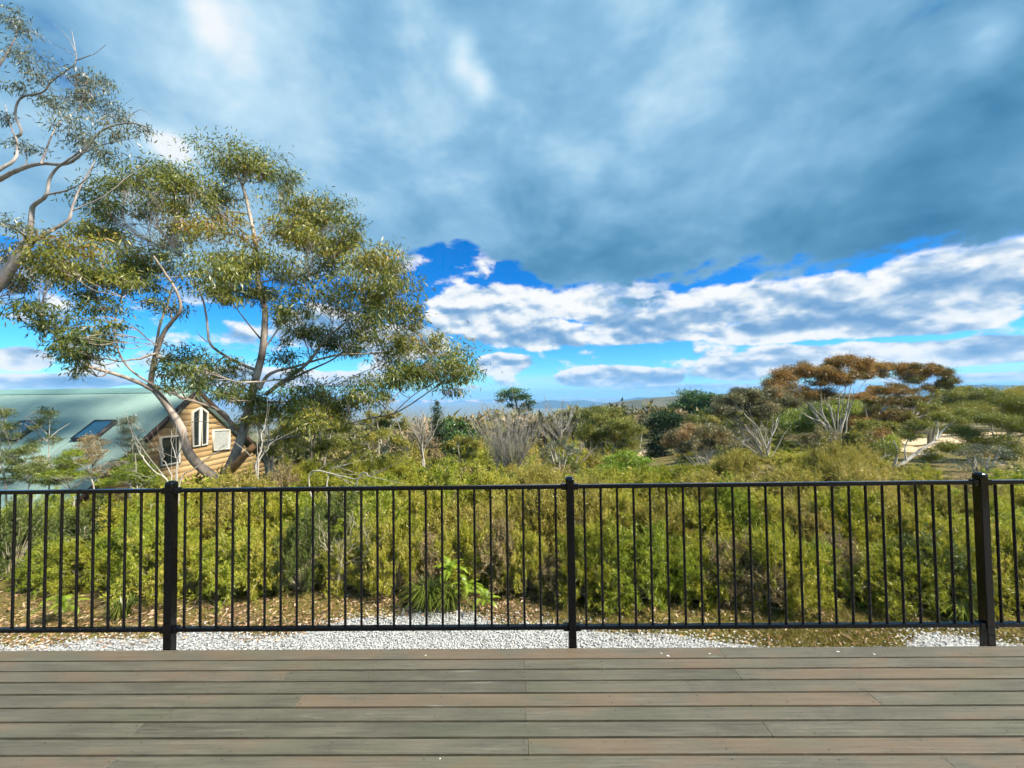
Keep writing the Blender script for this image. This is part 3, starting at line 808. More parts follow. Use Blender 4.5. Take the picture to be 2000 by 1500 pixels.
def px_tree(name, label, cat, Y, limbs, clumps, leafmat, bark, leaf=(0.10, 0.022), nleaf=400, style='hang', depth=1.0, seed=0, group=None, rbase=0.2, auto=None, twig=True, cov=3.6, fill=0.0, lumps=7, twig_r=0.008):
    """limbs: [(radius at start m, radius at end m, depth offset at the end, [(px,py)...])]; clumps: [(px,py,half w px,half h px,tint[,depth])]"""
    r = np.random.default_rng(seed); paths = []; nodes = []; twigs = []
    s = Y / FPX
    base = None
    for li, L in enumerate(limbs):
        r0, r1, dz, pts = L[:4]; d0 = L[4] if len(L) > 4 else 0.0
        n = len(pts); w = np.array([P(a, b, Y + d0 + (dz - d0) * i / (n - 1)) for i, (a, b) in enumerate(pts)])
        if li == 0 or (len(L) > 5 and L[5]):            # trunk: carried down into the ground
            g = w[0].copy(); g[2] = float(ground(g[0], g[1])) - 0.15
            if g[2] < w[0][2] - 0.05: w = np.concatenate([[g], w])
            if base is None: base = np.array([g[0], g[1], float(ground(g[0], g[1]))])
        q = smooth_path(w, 5, 0.012 * s * 40 * 0.3, r)
        rr = r0 + (r1 - r0) * np.linspace(0, 1, len(q)) ** 0.8
        if li == 0: rr[:3] *= np.array([1.35, 1.2, 1.08])
        paths.append((q, rr)); nodes.append(np.concatenate([q, rr[:, None]], 1)[len(q) // 4:])
    allp = np.concatenate([np.concatenate([q, rr[:, None]], 1)[len(q) // 5:] for q, rr in paths])
    parts = []
    if fill:
        ex = []
        for i, a in enumerate(clumps):
            ds = sorted((((a[0] - b[0]) ** 2 + (a[1] - b[1]) ** 2), k) for k, b in enumerate(clumps) if k != i)[:2]
            for _, k in ds:
                if r.uniform() < fill:
                    b = clumps[k]; ex.append(((a[0] + b[0]) / 2 + r.normal(0, 16), (a[1] + b[1]) / 2 + r.normal(4, 18), min(a[2], b[2]) * r.uniform(.35, .75), min(a[3], b[3]) * r.uniform(.4, .75), (a[4] + b[4]) / 2))
        clumps = list(clumps) + ex
    for cl in clumps:
        px, py, hw, hh, ti = cl[:5]
        near = None
        if len(cl) > 5: dd = cl[5]
        else:
            c0 = P(px, py, Y); j = np.argmin(((allp[:, [0, 2]] - c0[[0, 2]]) ** 2).sum(1)); dd = (allp[j, 1] - Y) + r.normal(0, 0.55 * depth)
        c = P(px, py, Y + dd); rad = np.array([hw * s, (hw + hh) * 0.5 * s * 0.9, hh * s])
        n = int(max(30, cov * math.pi * hw * hh * s * s / (0.5 * leaf[0] * leaf[1])))
        V, F, T, tc = leaf_cloud(c, rad, n, leaf[0], leaf[1], style, r, ti, lumps)
        parts.append((V, F, T))
        if twig:
            # a branch from the nearest limb up into the clump, then twigs to its tufts
            d2 = ((allp[:, :3] - (c - [0, 0, rad[2] * 0.6])) ** 2).sum(1) + np.where(allp[:, 2] > c[2] + 0.2, 4.0 * s * 80, 0)
            j = int(np.argmin(d2)); a = allp[j, :3]; ra = min(allp[j, 3] * 0.6, 0.04 * max(1, Y / 18))
            m = (a + c) / 2 + r.normal(0, 0.12, 3) * np.linalg.norm(c - a) - [0, 0, 0.06 * np.linalg.norm(c - a)]
            q = smooth_path([a, m, c], 4, 0.01, r); twigs.append((q, np.linspace(max(ra, twig_r), twig_r, len(q))))
            for t in tc[:10 if Y < 11 else 5]:
                b = q[r.integers(len(q) // 2, len(q))]
                mm = (b + t) / 2 + r.normal(0, 0.10, 3) * np.linalg.norm(t - b)
                twigs.append((smooth_path([b, mm, t], 3), np.linspace(twig_r * 0.9, twig_r * 0.35, 7)))
    e = empty(name, base, label, cat, group)
    V, F = tubes(paths, 8); link('trunk', mesh('trunk', V - base, F, smooth=True), bark, e)
    if twigs:
        V, F = tubes(twigs, 3); tag(link('branches', mesh('branches', V - base, F, smooth=True), bark, e), kind='stuff')
    if parts:
        V, F, T = join(parts); link('crown', mesh('crown', V - base, F, T), leafmat, e)
    return e

def big_gum():
    A = [(0.139, 0.032, 0.4, [(437, 940), (452, 905), (468, 865), (483, 808), (499, 742), (512, 690), (517, 640), (517, 600), (508, 575), (502, 520), (498, 470), (488, 420), (476, 370), (458, 325)]),
         (0.129, 0.069, -0.5, [(430, 940), (408, 925), (371, 889), (356, 842), (333, 801), (314, 775), (294, 752)], 0.0),
         (0.065, 0.019, -1.0, [(294, 755), (297, 727), (306, 690), (320, 650), (337, 627), (352, 607), (350, 583), (340, 560), (322, 533), (300, 500)], -0.5),
         (0.040, 0.013, -0.2, [(298, 715), (304, 680), (313, 633), (328, 593), (337, 560), (360, 520)], -0.55),
         (0.054, 0.009, -2.0, [(300, 762), (264, 744), (220, 729), (176, 716), (143, 697), (123, 677), (108, 655), (67, 627), (33, 603), (-10, 585)], -0.5),
         (0.045, 0.012, -1.2, [(456, 842), (441, 810), (420, 798), (385, 786), (330, 766), (286, 744), (253, 720), (233, 690), (223, 650), (207, 622), (197, 590)], 0.0),
         (0.016, 0.006, -1.3, [(223, 650), (228, 612), (240, 580)], -1.1),
         (0.016, 0.006, -0.9, [(226, 648), (260, 640), (283, 658), (307, 674)], -1.1),
         (0.049, 0.013, 0.9, [(502, 724), (478, 714), (448, 699), (411, 672), (404, 624), (396, 585), (376, 540), (355, 500)], 0.1),
         (0.015, 0.004, 0.6, [(405, 668), (390, 655), (383, 645)], 0.6),
         (0.054, 0.013, 1.4, [(505, 760), (528, 730), (576, 716), (657, 694), (730, 690), (800, 680)], 0.0),
         (0.059, 0.013, -1.0, [(520, 770), (548, 748), (598, 712), (635, 664), (664, 639), (704, 606), (740, 570)], 0.0),
         (0.035, 0.009, 0.3, [(540, 755), (605, 723), (653, 700), (700, 665), (760, 640)], -0.2),
         (0.027, 0.007, 0.8, [(514, 684), (530, 662), (558, 620), (575, 580), (600, 540)], 0.3),
         (0.024, 0.007, -0.6, [(511, 664), (484, 631), (462, 602), (440, 570)], 0.3),
         (0.022, 0.006, 0.9, [(500, 470), (530, 430), (560, 410)], 0.3), (0.016, 0.006, -0.4, [(494, 445), (470, 420), (430, 400)], 0.3),
         (0.032, 0.013, -0.9, [(470, 888), (510, 868), (560, 855), (620, 842), (675, 829), (725, 816), (765, 809), (800, 791), (845, 760), (890, 735)], 0.0),
         (0.018, 0.006, -0.6, [(690, 828), (715, 828), (727, 838), (718, 850), (704, 853), (690, 848)], -0.55),
         (0.016, 0.005, -0.2, [(740, 815), (775, 770), (820, 730), (850, 700)], -0.6), (0.015, 0.005, -0.6, [(770, 806), (810, 770), (860, 740), (905, 715)], -0.7),
         (0.016, 0.005, 0.5, [(640, 765), (690, 735), (740, 715), (790, 690)], 0.0),
         (0.013, 0.005, 0.2, [(455, 838), (423, 828), (385, 823), (352, 829), (330, 822)], 0.0),
         ]
    C = [(440, 305, 62, 40, .42), (515, 330, 55, 42, .40), (560, 352, 36, 28, .40), (270, 345, 55, 36, .35), (335, 340, 55, 32, .42), (228, 368, 52, 32, .30), (385, 372, 75, 38, .50), (435, 385, 36, 42, .42),  # clump tints carry painted light: yellow on sunlit clumps, dark on shaded ones
         (205, 395, 55, 36, .26), (300, 400, 64, 36, .36), (350, 440, 80, 28, .74), (440, 455, 80, 34, .76), (130, 480, 66, 32, .68), (190, 455, 56, 28, .60), (245, 500, 66, 42, .52), (98, 535, 60, 36, .42),
         (180, 540, 66, 38, .42), (290, 525, 56, 38, .40), (330, 472, 46, 28, .62), (580, 393, 74, 30, .55), (640, 410, 56, 36, .46), (560, 450, 56, 36, .66), (602, 470, 76, 40, .66), (682, 450, 30, 40, .40), (620, 430, 50, 26, .6),
         (500, 515, 66, 38, .50), (570, 540, 66, 38, .48), (640, 512, 56, 36, .48), (720, 508, 58, 36, .66), (765, 530, 44, 40, .60), (700, 560, 56, 36, .45), (785, 575, 36, 40, .40), (670, 480, 40, 26, .6),
         (640, 590, 74, 36, .34), (742, 612, 56, 40, .46), (795, 625, 36, 34, .42), (450, 570, 56, 38, .40), (398, 530, 46, 38, .42), (520, 580, 36, 28, .45), (455, 520, 44, 30, .55),
         (800, 668, 54, 30, .66), (868, 690, 56, 36, .60), (905, 722, 40, 34, .42), (835, 722, 56, 34, .40), (762, 700, 56, 36, .33), (880, 745, 44, 22, .40),
         (700, 645, 56, 30, .30), (655, 665, 50, 34, .22), (600, 650, 50, 26, .25), (720, 750, 54, 26, .32), (780, 742, 46, 26, .36), (570, 610, 40, 30, .30),
         (120, 640, 36, 28, .25), (150, 690, 44, 32, .24), (185, 668, 36, 24, .24), (52, 600, 40, 18, .28), (260, 560, 50, 26, .30), (200, 600, 50, 22, .26), (330, 600, 30, 24, .28),
         (360, 702, 54, 26, .24), (400, 742, 54, 34, .24), (452, 720, 36, 28, .26), (338, 722, 28, 28, .24), (460, 770, 36, 28, .28),
         (600, 762, 54, 28, .30), (640, 790, 46, 36, .46), (540, 795, 44, 36, .48), (505, 792, 36, 30, .45), (690, 785, 36, 28, .38), (560, 700, 40, 22, .25),
         (600, 820, 50, 30, .46), (655, 805, 36, 34, .52), (40, 560, 24, 20, .35)]
    C = [(c[0], c[1], c[2], c[3], min(c[4] + 0.07, 0.85)) for c in C]
    t = px_tree('gum_tree', 'large spreading eucalyptus with forked pale trunks in front of the timber house', 'tree', 10.0, A, C, 'gum_leaf', 'gum_bark', (0.13, 0.026), 0, 'hang', 1.3, 21, cov=1.6, fill=1.0, lumps=13, twig_r=0.009)
    b = np.array(t.location)
    # sawn-off limb stub
    q = smooth_path([P(450, 918, 9.9), P(470, 898, 9.75), P(495, 871, 9.6)], 4)
    V, F = tubes([(q, np.linspace(0.12, 0.07, len(q)))], 8); k = len(V) - 8
    o = link('limb_stub', mesh('limb_stub', V - b, [F, np.arange(k, k + 8)[None]], smooth=False), 'cut_wood', t); o['label'] = 'short broken limb with orange torn wood'
big_gum()

def left_gum():
    A = [(0.1224, 0.0960, 0.0, [(-150, 780), (-90, 660), (-40, 600), (0, 550), (30, 510), (47, 483), (58, 468)]),
         (0.0540, 0.0112, -0.4, [(58, 470), (62, 417), (67, 400), (90, 382), (97, 350), (113, 327), (150, 300), (175, 270)]),
         (0.0432, 0.0096, 0.4, [(58, 474), (100, 450), (133, 430), (140, 410), (153, 373), (177, 330), (187, 313)], 0.0),
         (0.0158, 0.0032, 0.7, [(140, 412), (190, 390), (217, 373), (247, 347), (277, 327), (300, 306)], 0.2),
         (0.0216, 0.0056, -0.5, [(92, 380), (130, 372), (155, 360), (175, 345)], -0.2),
         (0.0720, 0.0096, -0.4, [(-120, 700), (-90, 480), (-40, 372), (0, 350), (33, 333), (77, 320), (127, 320), (160, 300), (197, 257), (250, 240), (295, 250)], 0.2, True),
         (0.0468, 0.0080, 0.5, [(-60, 372), (0, 331), (30, 309), (33, 277), (22, 250), (10, 205)], 0.2),
         (0.0288, 0.0064, 0.2, [(26, 270), (42, 258), (30, 225), (40, 192), (83, 180), (100, 160), (127, 140), (147, 122), (147, 97), (140, 60)], 0.5),
         (0.0108, 0.0032, 0.2, [(148, 118), (172, 110), (185, 105), (207, 87)], 0.2), (0.0086, 0.0024, 0.1, [(147, 100), (130, 70), (105, 45)], 0.2), (0.0086, 0.0024, 0.4, [(147, 110), (125, 95), (100, 85)], 0.2),
         (0.0360, 0.0064, 0.6, [(-70, 200), (-20, 150), (10, 110), (23, 87), (33, 63), (20, 30)], 0.4),
         (0.0360, 0.0320, 0.4, [(-110, 560), (-95, 330), (-72, 198)], 0.2),
         (0.0216, 0.0048, 0.2, [(80, 320), (95, 280), (115, 240), (150, 215)], -0.2), (0.0144, 0.0040, -0.6, [(160, 300), (195, 285), (235, 275), (270, 268)], -0.4),
         (0.0086, 0.0024, -0.4, [(197, 257), (225, 220), (262, 190)], -0.4), (0.0086, 0.0024, -0.4, [(240, 242), (270, 215), (295, 225)], -0.4)]
    C = [(18, 35, 30, 22, .45), (48, 60, 20, 28, .45), (62, 120, 32, 38, .45), (75, 150, 20, 20, .65), (40, 175, 36, 15, .4), (140, 150, 38, 22, .48), (190, 160, 36, 22, .5), (160, 200, 46, 34, .5), (130, 230, 38, 38, .42),
         (212, 220, 38, 36, .45), (232, 262, 34, 24, .5), (284, 258, 22, 18, .5), (200, 292, 36, 22, .4), (50, 290, 36, 18, .4), (8, 230, 20, 20, .4), (100, 200, 28, 20, .5), (10, 500, 50, 40, .55), (0, 545, 50, 30, .5), (20, 440, 40, 20, .4), (170, 180, 20, 40, .85), (160, 270, 30, 26, .4)]
    px_tree('gum_tree', 'thin grey eucalyptus with drooping leaves reaching in from the left edge', 'tree', 8.0, A, C, 'gum_leaf_grey', 'gum_bark_grey', (0.12, 0.020), 0, 'hang', 0.7, 5, cov=1.1, lumps=9, twig_r=0.005)
left_gum()

def dome(xc, yt, hw, H, ti, seed, n=9):
    """clumps of a rounded gum canopy: a ragged upper layer and a looser one under it"""
    r = np.random.default_rng(seed); C = []
    for k in range(n):
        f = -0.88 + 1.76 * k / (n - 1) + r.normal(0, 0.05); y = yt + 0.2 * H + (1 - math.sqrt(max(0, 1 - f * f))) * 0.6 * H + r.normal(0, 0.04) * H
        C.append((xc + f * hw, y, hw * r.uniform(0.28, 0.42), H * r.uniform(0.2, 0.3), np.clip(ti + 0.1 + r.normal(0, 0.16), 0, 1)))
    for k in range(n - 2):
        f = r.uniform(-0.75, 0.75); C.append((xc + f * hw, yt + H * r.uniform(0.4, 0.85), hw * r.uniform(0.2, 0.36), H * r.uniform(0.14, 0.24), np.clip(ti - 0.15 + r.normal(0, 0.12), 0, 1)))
    return C
def spray(bx, by, x0, x1, y0, y1, n, r0, seed):
    """thin stems fanning from a tree's foot up into its crown"""
    r = np.random.default_rng(seed); L = []
    for k in range(n):
        tx = r.uniform(x0, x1); ty = r.uniform(y0, y1); t0 = r.uniform(0, 0.45) * (k % 3 > 0); mx = (x0 + x1) / 2; b = (bx + (mx - bx + (tx - mx) * 0.6) * t0 + r.normal(0, 3), by + (ty - by) * t0 + r.normal(0, 2)); f = r.uniform(0.3, 0.6)
        L.append((r0 * r.uniform(0.5, 1), r0 * 0.25, r.normal(0, 0.9), [b, (b[0] + (tx - b[0]) * f + r.normal(0, 7), b[1] + (ty - b[1]) * (f + 0.08)), (b[0] + (tx - b[0]) * 0.8 + r.normal(0, 6), b[1] + (ty - b[1]) * 0.82), (tx, ty)]))
    return L
def right_trees():
    px_tree('gum_tree', 'rust-brown flat-topped gum with white trunks, tallest on the right', 'tree', 25.0,
        [(0.115, 0.025, 0.8, [(1637, 885), (1635, 868), (1625, 845), (1600, 820), (1582, 795), (1562, 768), (1548, 750)]), (0.079, 0.020, -0.5, [(1632, 860), (1618, 832), (1605, 802), (1604, 770), (1600, 745)]),
         (0.086, 0.020, 0.4, [(1637, 868), (1644, 835), (1652, 808), (1658, 775), (1664, 745)]), (0.058, 0.015, 1.0, [(1640, 862), (1652, 845), (1655, 815), (1672, 770), (1690, 745)]), (0.043, 0.010, -0.6, [(1600, 822), (1575, 812), (1545, 785), (1530, 770)])] + spray(1637, 866, 1535, 1690, 738, 775, 12, 0.045, 1),
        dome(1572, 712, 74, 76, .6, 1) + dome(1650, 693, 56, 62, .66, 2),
        'gum_leaf_rust', 'pale_bark', (0.13, 0.030), 900, 'spread', 1.0, 31, lumps=10, twig_r=0.014)
    px_tree('gum_tree', 'brown-green flat-topped gum just right of the tallest rust-brown gum', 'tree', 31.0,
        [(0.101, 0.025, 0.5, [(1778, 850), (1777, 825), (1792, 808), (1810, 790), (1825, 768), (1832, 750)]), (0.065, 0.015, -0.5, [(1777, 830), (1772, 800), (1768, 770), (1760, 740)]), (0.058, 0.015, 0.7, [(1777, 826), (1788, 790), (1794, 760), (1796, 738)])] + spray(1778, 826, 1730, 1838, 735, 760, 8, 0.05, 2),
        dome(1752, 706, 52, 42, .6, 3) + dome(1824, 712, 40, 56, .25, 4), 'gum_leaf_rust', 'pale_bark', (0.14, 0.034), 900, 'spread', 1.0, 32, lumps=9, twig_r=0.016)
    px_tree('gum_tree', 'low rust and olive gum crown hanging below the two flat-topped gums', 'tree', 26.5,
        [(0.12, 0.04, 0.3, [(1712, 900), (1705, 860), (1712, 820), (1735, 790), (1748, 775)]), (0.07, 0.03, -0.4, [(1706, 860), (1695, 820), (1690, 795)])],
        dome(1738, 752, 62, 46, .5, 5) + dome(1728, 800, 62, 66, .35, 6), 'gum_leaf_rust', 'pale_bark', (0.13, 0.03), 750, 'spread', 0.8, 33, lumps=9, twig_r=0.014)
    px_tree('gum_tree', 'dusky grey gum with many white leaning stems, right of centre', 'tree', 20.0,
        [(0.078, 0.013, 0.4, [(1497, 930), (1495, 907), (1487, 885), (1475, 860), (1450, 827), (1437, 818), (1415, 800)]), (0.054, 0.013, -0.6, [(1500, 905), (1499, 885), (1487, 850), (1477, 832), (1462, 800)]), (0.060, 0.013, 0.5, [(1498, 900), (1500, 868), (1512, 842), (1520, 822), (1520, 790)]),
         (0.036, 0.008, 0.7, [(1492, 900), (1470, 880), (1440, 855), (1415, 845), (1395, 835)]), (0.036, 0.008, -0.4, [(1488, 885), (1462, 868), (1445, 838), (1430, 815)]), (0.030, 0.008, -0.7, [(1500, 890), (1494, 860), (1498, 830), (1502, 800)]), (0.030, 0.008, 0.0, [(1502, 900), (1520, 870), (1530, 850), (1545, 830)])] + spray(1496, 905, 1395, 1545, 785, 830, 18, 0.035, 3),
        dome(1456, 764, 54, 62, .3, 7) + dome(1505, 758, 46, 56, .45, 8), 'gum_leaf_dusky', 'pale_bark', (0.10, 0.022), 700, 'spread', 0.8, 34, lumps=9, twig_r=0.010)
    px_tree('gum_tree', 'small round rust-tinged gum with splayed pale stems, centre right', 'tree', 16.5,
        [(0.049, 0.010, 0.3, [(1376, 950), (1374, 925), (1372, 900), (1368, 880), (1360, 858)]), (0.035, 0.007, -0.3, [(1374, 930), (1352, 905), (1335, 888), (1322, 878)]), (0.035, 0.007, 0.3, [(1376, 930), (1380, 905), (1392, 882), (1402, 870)]), (0.028, 0.006, 0.2, [(1370, 940), (1345, 925), (1325, 905), (1308, 890)]), (0.025, 0.006, -0.4, [(1375, 920), (1366, 895), (1345, 872)])] + spray(1374, 932, 1300, 1410, 850, 885, 16, 0.025, 4),
        dome(1364, 826, 58, 64, .7, 9), 'gum_leaf_dusky', 'pale_bark', (0.075, 0.018), 900, 'spread', 0.5, 35, lumps=9, twig_r=0.007)
    px_tree('gum_tree', 'leaning white-limbed gum beside the sandy track', 'tree', 15.0,
        [(0.10, 0.02, 0.6, [(1722, 960), (1742, 925), (1770, 900), (1800, 878), (1828, 860), (1840, 842), (1855, 828)]), (0.07, 0.02, -0.2, [(1738, 935), (1748, 905), (1752, 880), (1745, 860)]), (0.035, 0.01, 0.3, [(1770, 900), (1768, 872), (1780, 850)]), (0.03, 0.01, 0.8, [(1828, 860), (1832, 840), (1826, 815)]), (0.05, 0.015, -0.3, [(1706, 950), (1706, 905), (1722, 895), (1740, 888)])],
        [(1865, 822, 30, 16, .4), (1830, 815, 22, 12, .35), (1800, 830, 24, 14, .35), (1845, 872, 34, 18, .3), (1815, 893, 30, 14, .25), (1780, 850, 18, 12, .4), (1720, 880, 26, 16, .3), (1790, 925, 30, 14, .35)], 'gum_leaf_olive', 'pale_bark', (0.08, 0.018), 650, 'spread', 0.5, 36, lumps=8, twig_r=0.007)
    px_tree('gum_tree', 'grey-green gum with white forked limbs at the right edge', 'tree', 17.0,
        [(0.09, 0.02, 0.3, [(1965, 945), (1958, 915), (1962, 880), (1970, 862), (1966, 838)]), (0.07, 0.02, -0.4, [(1960, 940), (1945, 900), (1955, 876), (1940, 850), (1936, 815)]), (0.05, 0.015, 0.4, [(1966, 930), (1985, 905), (1988, 870), (1992, 850)]), (0.05, 0.015, 0.3, [(1962, 935), (1930, 912), (1915, 890)])],
        [(1945, 815, 44, 20, .35), (1900, 842, 40, 18, .3), (1990, 835, 40, 22, .3), (1935, 862, 44, 18, .2), (1985, 885, 40, 20, .25), (1895, 880, 36, 16, .3), (1890, 812, 36, 20, .5), (1960, 785, 40, 20, .35), (2020, 800, 40, 40, .4)], 'gum_leaf_olive', 'pale_bark', (0.08, 0.018), 650, 'spread', 0.6, 37, lumps=8, twig_r=0.008)
    px_tree('wattle_tree', 'bright yellow-green tree at the far right skyline', 'tree', 40.0,
        [(0.15, 0.06, 0.3, [(1975, 850), (1975, 815), (1978, 790)])], [(1965, 775, 26, 18, .7), (1995, 772, 30, 20, .75), (1945, 792, 30, 18, .5), (1990, 800, 40, 22, .5), (2030, 780, 30, 30, .6)], 'yellow_leaf', 'grey_twig', (0.20, 0.05), 800, 'spread', 0.8, 38, lumps=9, twig_r=0.02)
    px_tree('gum_tree', 'olive gum with rounded crown left of the yellow-green tree', 'tree', 38.0,
        [(0.16, 0.06, 0.3, [(1880, 850), (1882, 810), (1885, 785)])], [(1880, 768, 40, 16, .5), (1915, 775, 32, 18, .3), (1850, 785, 30, 18, .4), (1890, 795, 44, 18, .45), (1925, 800, 30, 18, .4)], 'gum_leaf_olive', 'pale_bark', (0.17, 0.04), 800, 'spread', 0.8, 39, lumps=9, twig_r=0.018)
    px_tree('leafy_tree', 'lime-green leafy tree glowing behind the white trunks on the right', 'tree', 33.0,
        [(0.12, 0.05, 0.3, [(1665, 880), (1664, 840), (1670, 810)])], [(1670, 805, 40, 28, .6), (1640, 830, 30, 22, .5), (1700, 830, 34, 24, .7), (1575, 820, 40, 26, .4), (1545, 830, 26, 22, .45), (1610, 800, 40, 18, .4), (1595, 850, 40, 20, .3)], 'lime_leaf', 'grey_twig', (0.17, 0.06), 750, 'spread', 0.8, 40, lumps=10, twig_r=0.016)
    px_tree('leafy_tree', 'slim lime-green sapling at the foot of the sandy track', 'tree', 17.5,
        [(0.05, 0.02, 0.1, [(1733, 940), (1735, 890), (1738, 860)])], [(1735, 872, 16, 18, .7), (1728, 892, 18, 14, .6), (1742, 858, 12, 12, .8)], 'lime_leaf', 'grey_twig', (0.09, 0.03), 900, 'spread', 0.3, 41, lumps=9)
right_trees()

def mid_trees():
    px_tree('pine_tree', 'lone umbrella-shaped pine standing against the sky left of centre', 'tree', 85.0,
        [(0.40, 0.16, 0.5, [(1020, 850), (1014, 815), (1010, 795), (1006, 780)]), (0.15, 0.06, -1, [(1013, 805), (995, 790), (985, 775)]), (0.15, 0.06, 1, [(1012, 800), (1026, 785), (1034, 780)])],
        [(1005, 765, 24, 9, .7), (985, 773, 17, 8, .6), (1028, 775, 16, 8, .5), (1005, 779, 26, 8, .4), (1040, 787, 10, 6, .4), (978, 783, 10, 6, .4), (1028, 793, 15, 8, .35), (1018, 803, 14, 6, .3), (998, 793, 11, 6, .35), (1033, 800, 8, 5, .4)], 'pine_needle', 'dark_bark', (0.55, 0.16), 9000, 'needle', 1.2, 51, lumps=12, twig_r=0.05)
    px_tree('pine_tree', 'rounded green pine left of its darker twin, right of centre', 'tree', 62.0,
        [(0.3, 0.12, 0.5, [(1352, 860), (1350, 820), (1348, 790)])], [(1346, 774, 27, 14, .7), (1338, 790, 24, 14, .5), (1360, 785, 24, 14, .6), (1350, 803, 35, 16, .4), (1338, 818, 27, 16, .4), (1362, 820, 27, 19, .5)], 'pine_needle', 'grey_twig', (0.42, 0.11), 4200, 'needle', 1.0, 52, lumps=11, twig_r=0.04)
    px_tree('pine_tree', 'bushy green pine right of its paler twin on the skyline', 'tree', 60.0,
        [(0.3, 0.12, 0.5, [(1388, 860), (1388, 820), (1386, 795)])], [(1386, 778, 26, 14, .55), (1400, 792, 27, 16, .6), (1376, 795, 24, 16, .4), (1395, 812, 35, 19, .5), (1410, 800, 22, 19, .6)], 'pine_needle', 'grey_twig', (0.42, 0.11), 4200, 'needle', 1.0, 53, lumps=11, twig_r=0.04)
    px_tree('conifer_tree', 'dark green conifer leaning over the pale path', 'tree', 30.0,
        [(0.2, 0.05, 0.3, [(1290, 945), (1292, 900), (1296, 850), (1300, 815)])], [(1297, 815, 26, 13, .5), (1285, 830, 23, 16, .4), (1308, 832, 26, 16, .6), (1292, 850, 34, 18, .4), (1318, 820, 21, 13, .6), (1284, 872, 29, 18, .3), (1304, 868, 29, 18, .4), (1278, 895, 26, 18, .3), (1296, 898, 34, 21, .3), (1300, 922, 36, 21, .25)], 'conifer_dark', 'dark_bark', (0.22, 0.05), 2800, 'needle', 0.6, 54, lumps=10, twig_r=0.02)
    px_tree('conifer_tree', 'small pointed dark conifer just right of the big gum', 'tree', 34.0,
        [(0.12, 0.02, 0.1, [(853, 880), (853, 830), (853, 790)])], [(853, 788, 5, 7, .5), (853, 800, 9, 9, .5), (853, 814, 12, 10, .45), (853, 830, 14, 12, .4), (855, 848, 17, 12, .4)], 'conifer_dark', 'dark_bark', (0.20, 0.05), 4200, 'needle', 0.3, 55, lumps=9, twig_r=0.015)
    px_tree('leafy_tree', 'dense dark green tree beside the small pointed conifer', 'tree', 36.0,
        [(0.2, 0.08, 0.3, [(885, 900), (885, 860), (886, 835)])], [(880, 828, 18, 12, .4), (900, 832, 18, 12, .45), (872, 845, 18, 14, .35), (892, 850, 26, 16, .45), (915, 848, 18, 14, .5), (880, 872, 26, 16, .4), (905, 872, 26, 16, .45)], 'pine_needle', 'dark_bark', (0.24, 0.10), 2000, 'spread', 0.6, 56, lumps=10, twig_r=0.02)
    px_tree('gum_tree', 'broad olive gum crown right of the bare white tree', 'tree', 42.0,
        [(0.25, 0.08, 0.4, [(1185, 900), (1186, 860), (1188, 830)]), (0.14, 0.05, -0.5, [(1186, 865), (1165, 840), (1152, 820)]), (0.14, 0.05, 0.5, [(1187, 865), (1215, 845), (1235, 830)])],
        [(1160, 803, 26, 12, .35), (1195, 805, 28, 12, .5), (1145, 822, 22, 14, .25), (1178, 826, 34, 14, .45), (1215, 822, 28, 14, .6), (1240, 842, 22, 16, .6), (1155, 848, 26, 16, .3), (1195, 850, 36, 18, .5), (1232, 865, 28, 16, .55), (1165, 872, 30, 16, .35), (1200, 880, 34, 16, .5)], 'gum_leaf_olive', 'grey_twig', (0.19, 0.05), 1500, 'spread', 1.2, 57, lumps=10, twig_r=0.02)
    px_tree('gum_tree', 'hazy olive gum behind the dusky grey gum, on the right skyline', 'tree', 48.0,
        [(0.22, 0.08, 0.4, [(1445, 880), (1445, 820), (1448, 790)])], [(1440, 772, 24, 12, .35), (1465, 765, 18, 10, .25), (1420, 790, 24, 14, .6), (1455, 790, 26, 14, .4), (1415, 812, 24, 16, .6), (1480, 775, 18, 12, .4)], 'gum_leaf_olive', 'grey_twig', (0.2, 0.055), 1500, 'spread', 1.0, 58, lumps=10, twig_r=0.02)
    px_tree('red_tree', 'small reddish tree in the far valley', 'tree', 120.0,
        [(0.3, 0.1, 0.3, [(1285, 835), (1285, 815), (1285, 805)])], [(1280, 804, 11, 6, .5), (1292, 802, 10, 6, .7), (1272, 810, 9, 5, .4)], 'red_leaf', 'grey_twig', (0.7, 0.25), 9000, 'spread', 1.5, 59, lumps=8, twig_r=0.05)
    # bright leafy bush in front of the dark conifer
    px_tree('leafy_shrub', 'bright green leafy bush in front of the dark conifer', 'shrub', 14.0,
        [(0.04, 0.015, 0.1, [(1225, 950), (1225, 925), (1226, 905)]), (0.03, 0.012, 0.3, [(1222, 950), (1200, 925), (1190, 912)]), (0.03, 0.012, -0.3, [(1228, 950), (1250, 925), (1260, 912)])],
        [(1225, 890, 30, 10, .6), (1205, 902, 28, 12, .55), (1248, 902, 28, 12, .55), (1225, 912, 36, 14, .45), (1190, 916, 24, 12, .5), (1265, 918, 24, 12, .5), (1230, 930, 50, 14, .4), (1178, 930, 24, 10, .5)], 'fern_leaf', 'grey_twig', (0.055, 0.026), 900, 'spread', 0.35, 60, lumps=10, twig_r=0.005)
mid_trees()

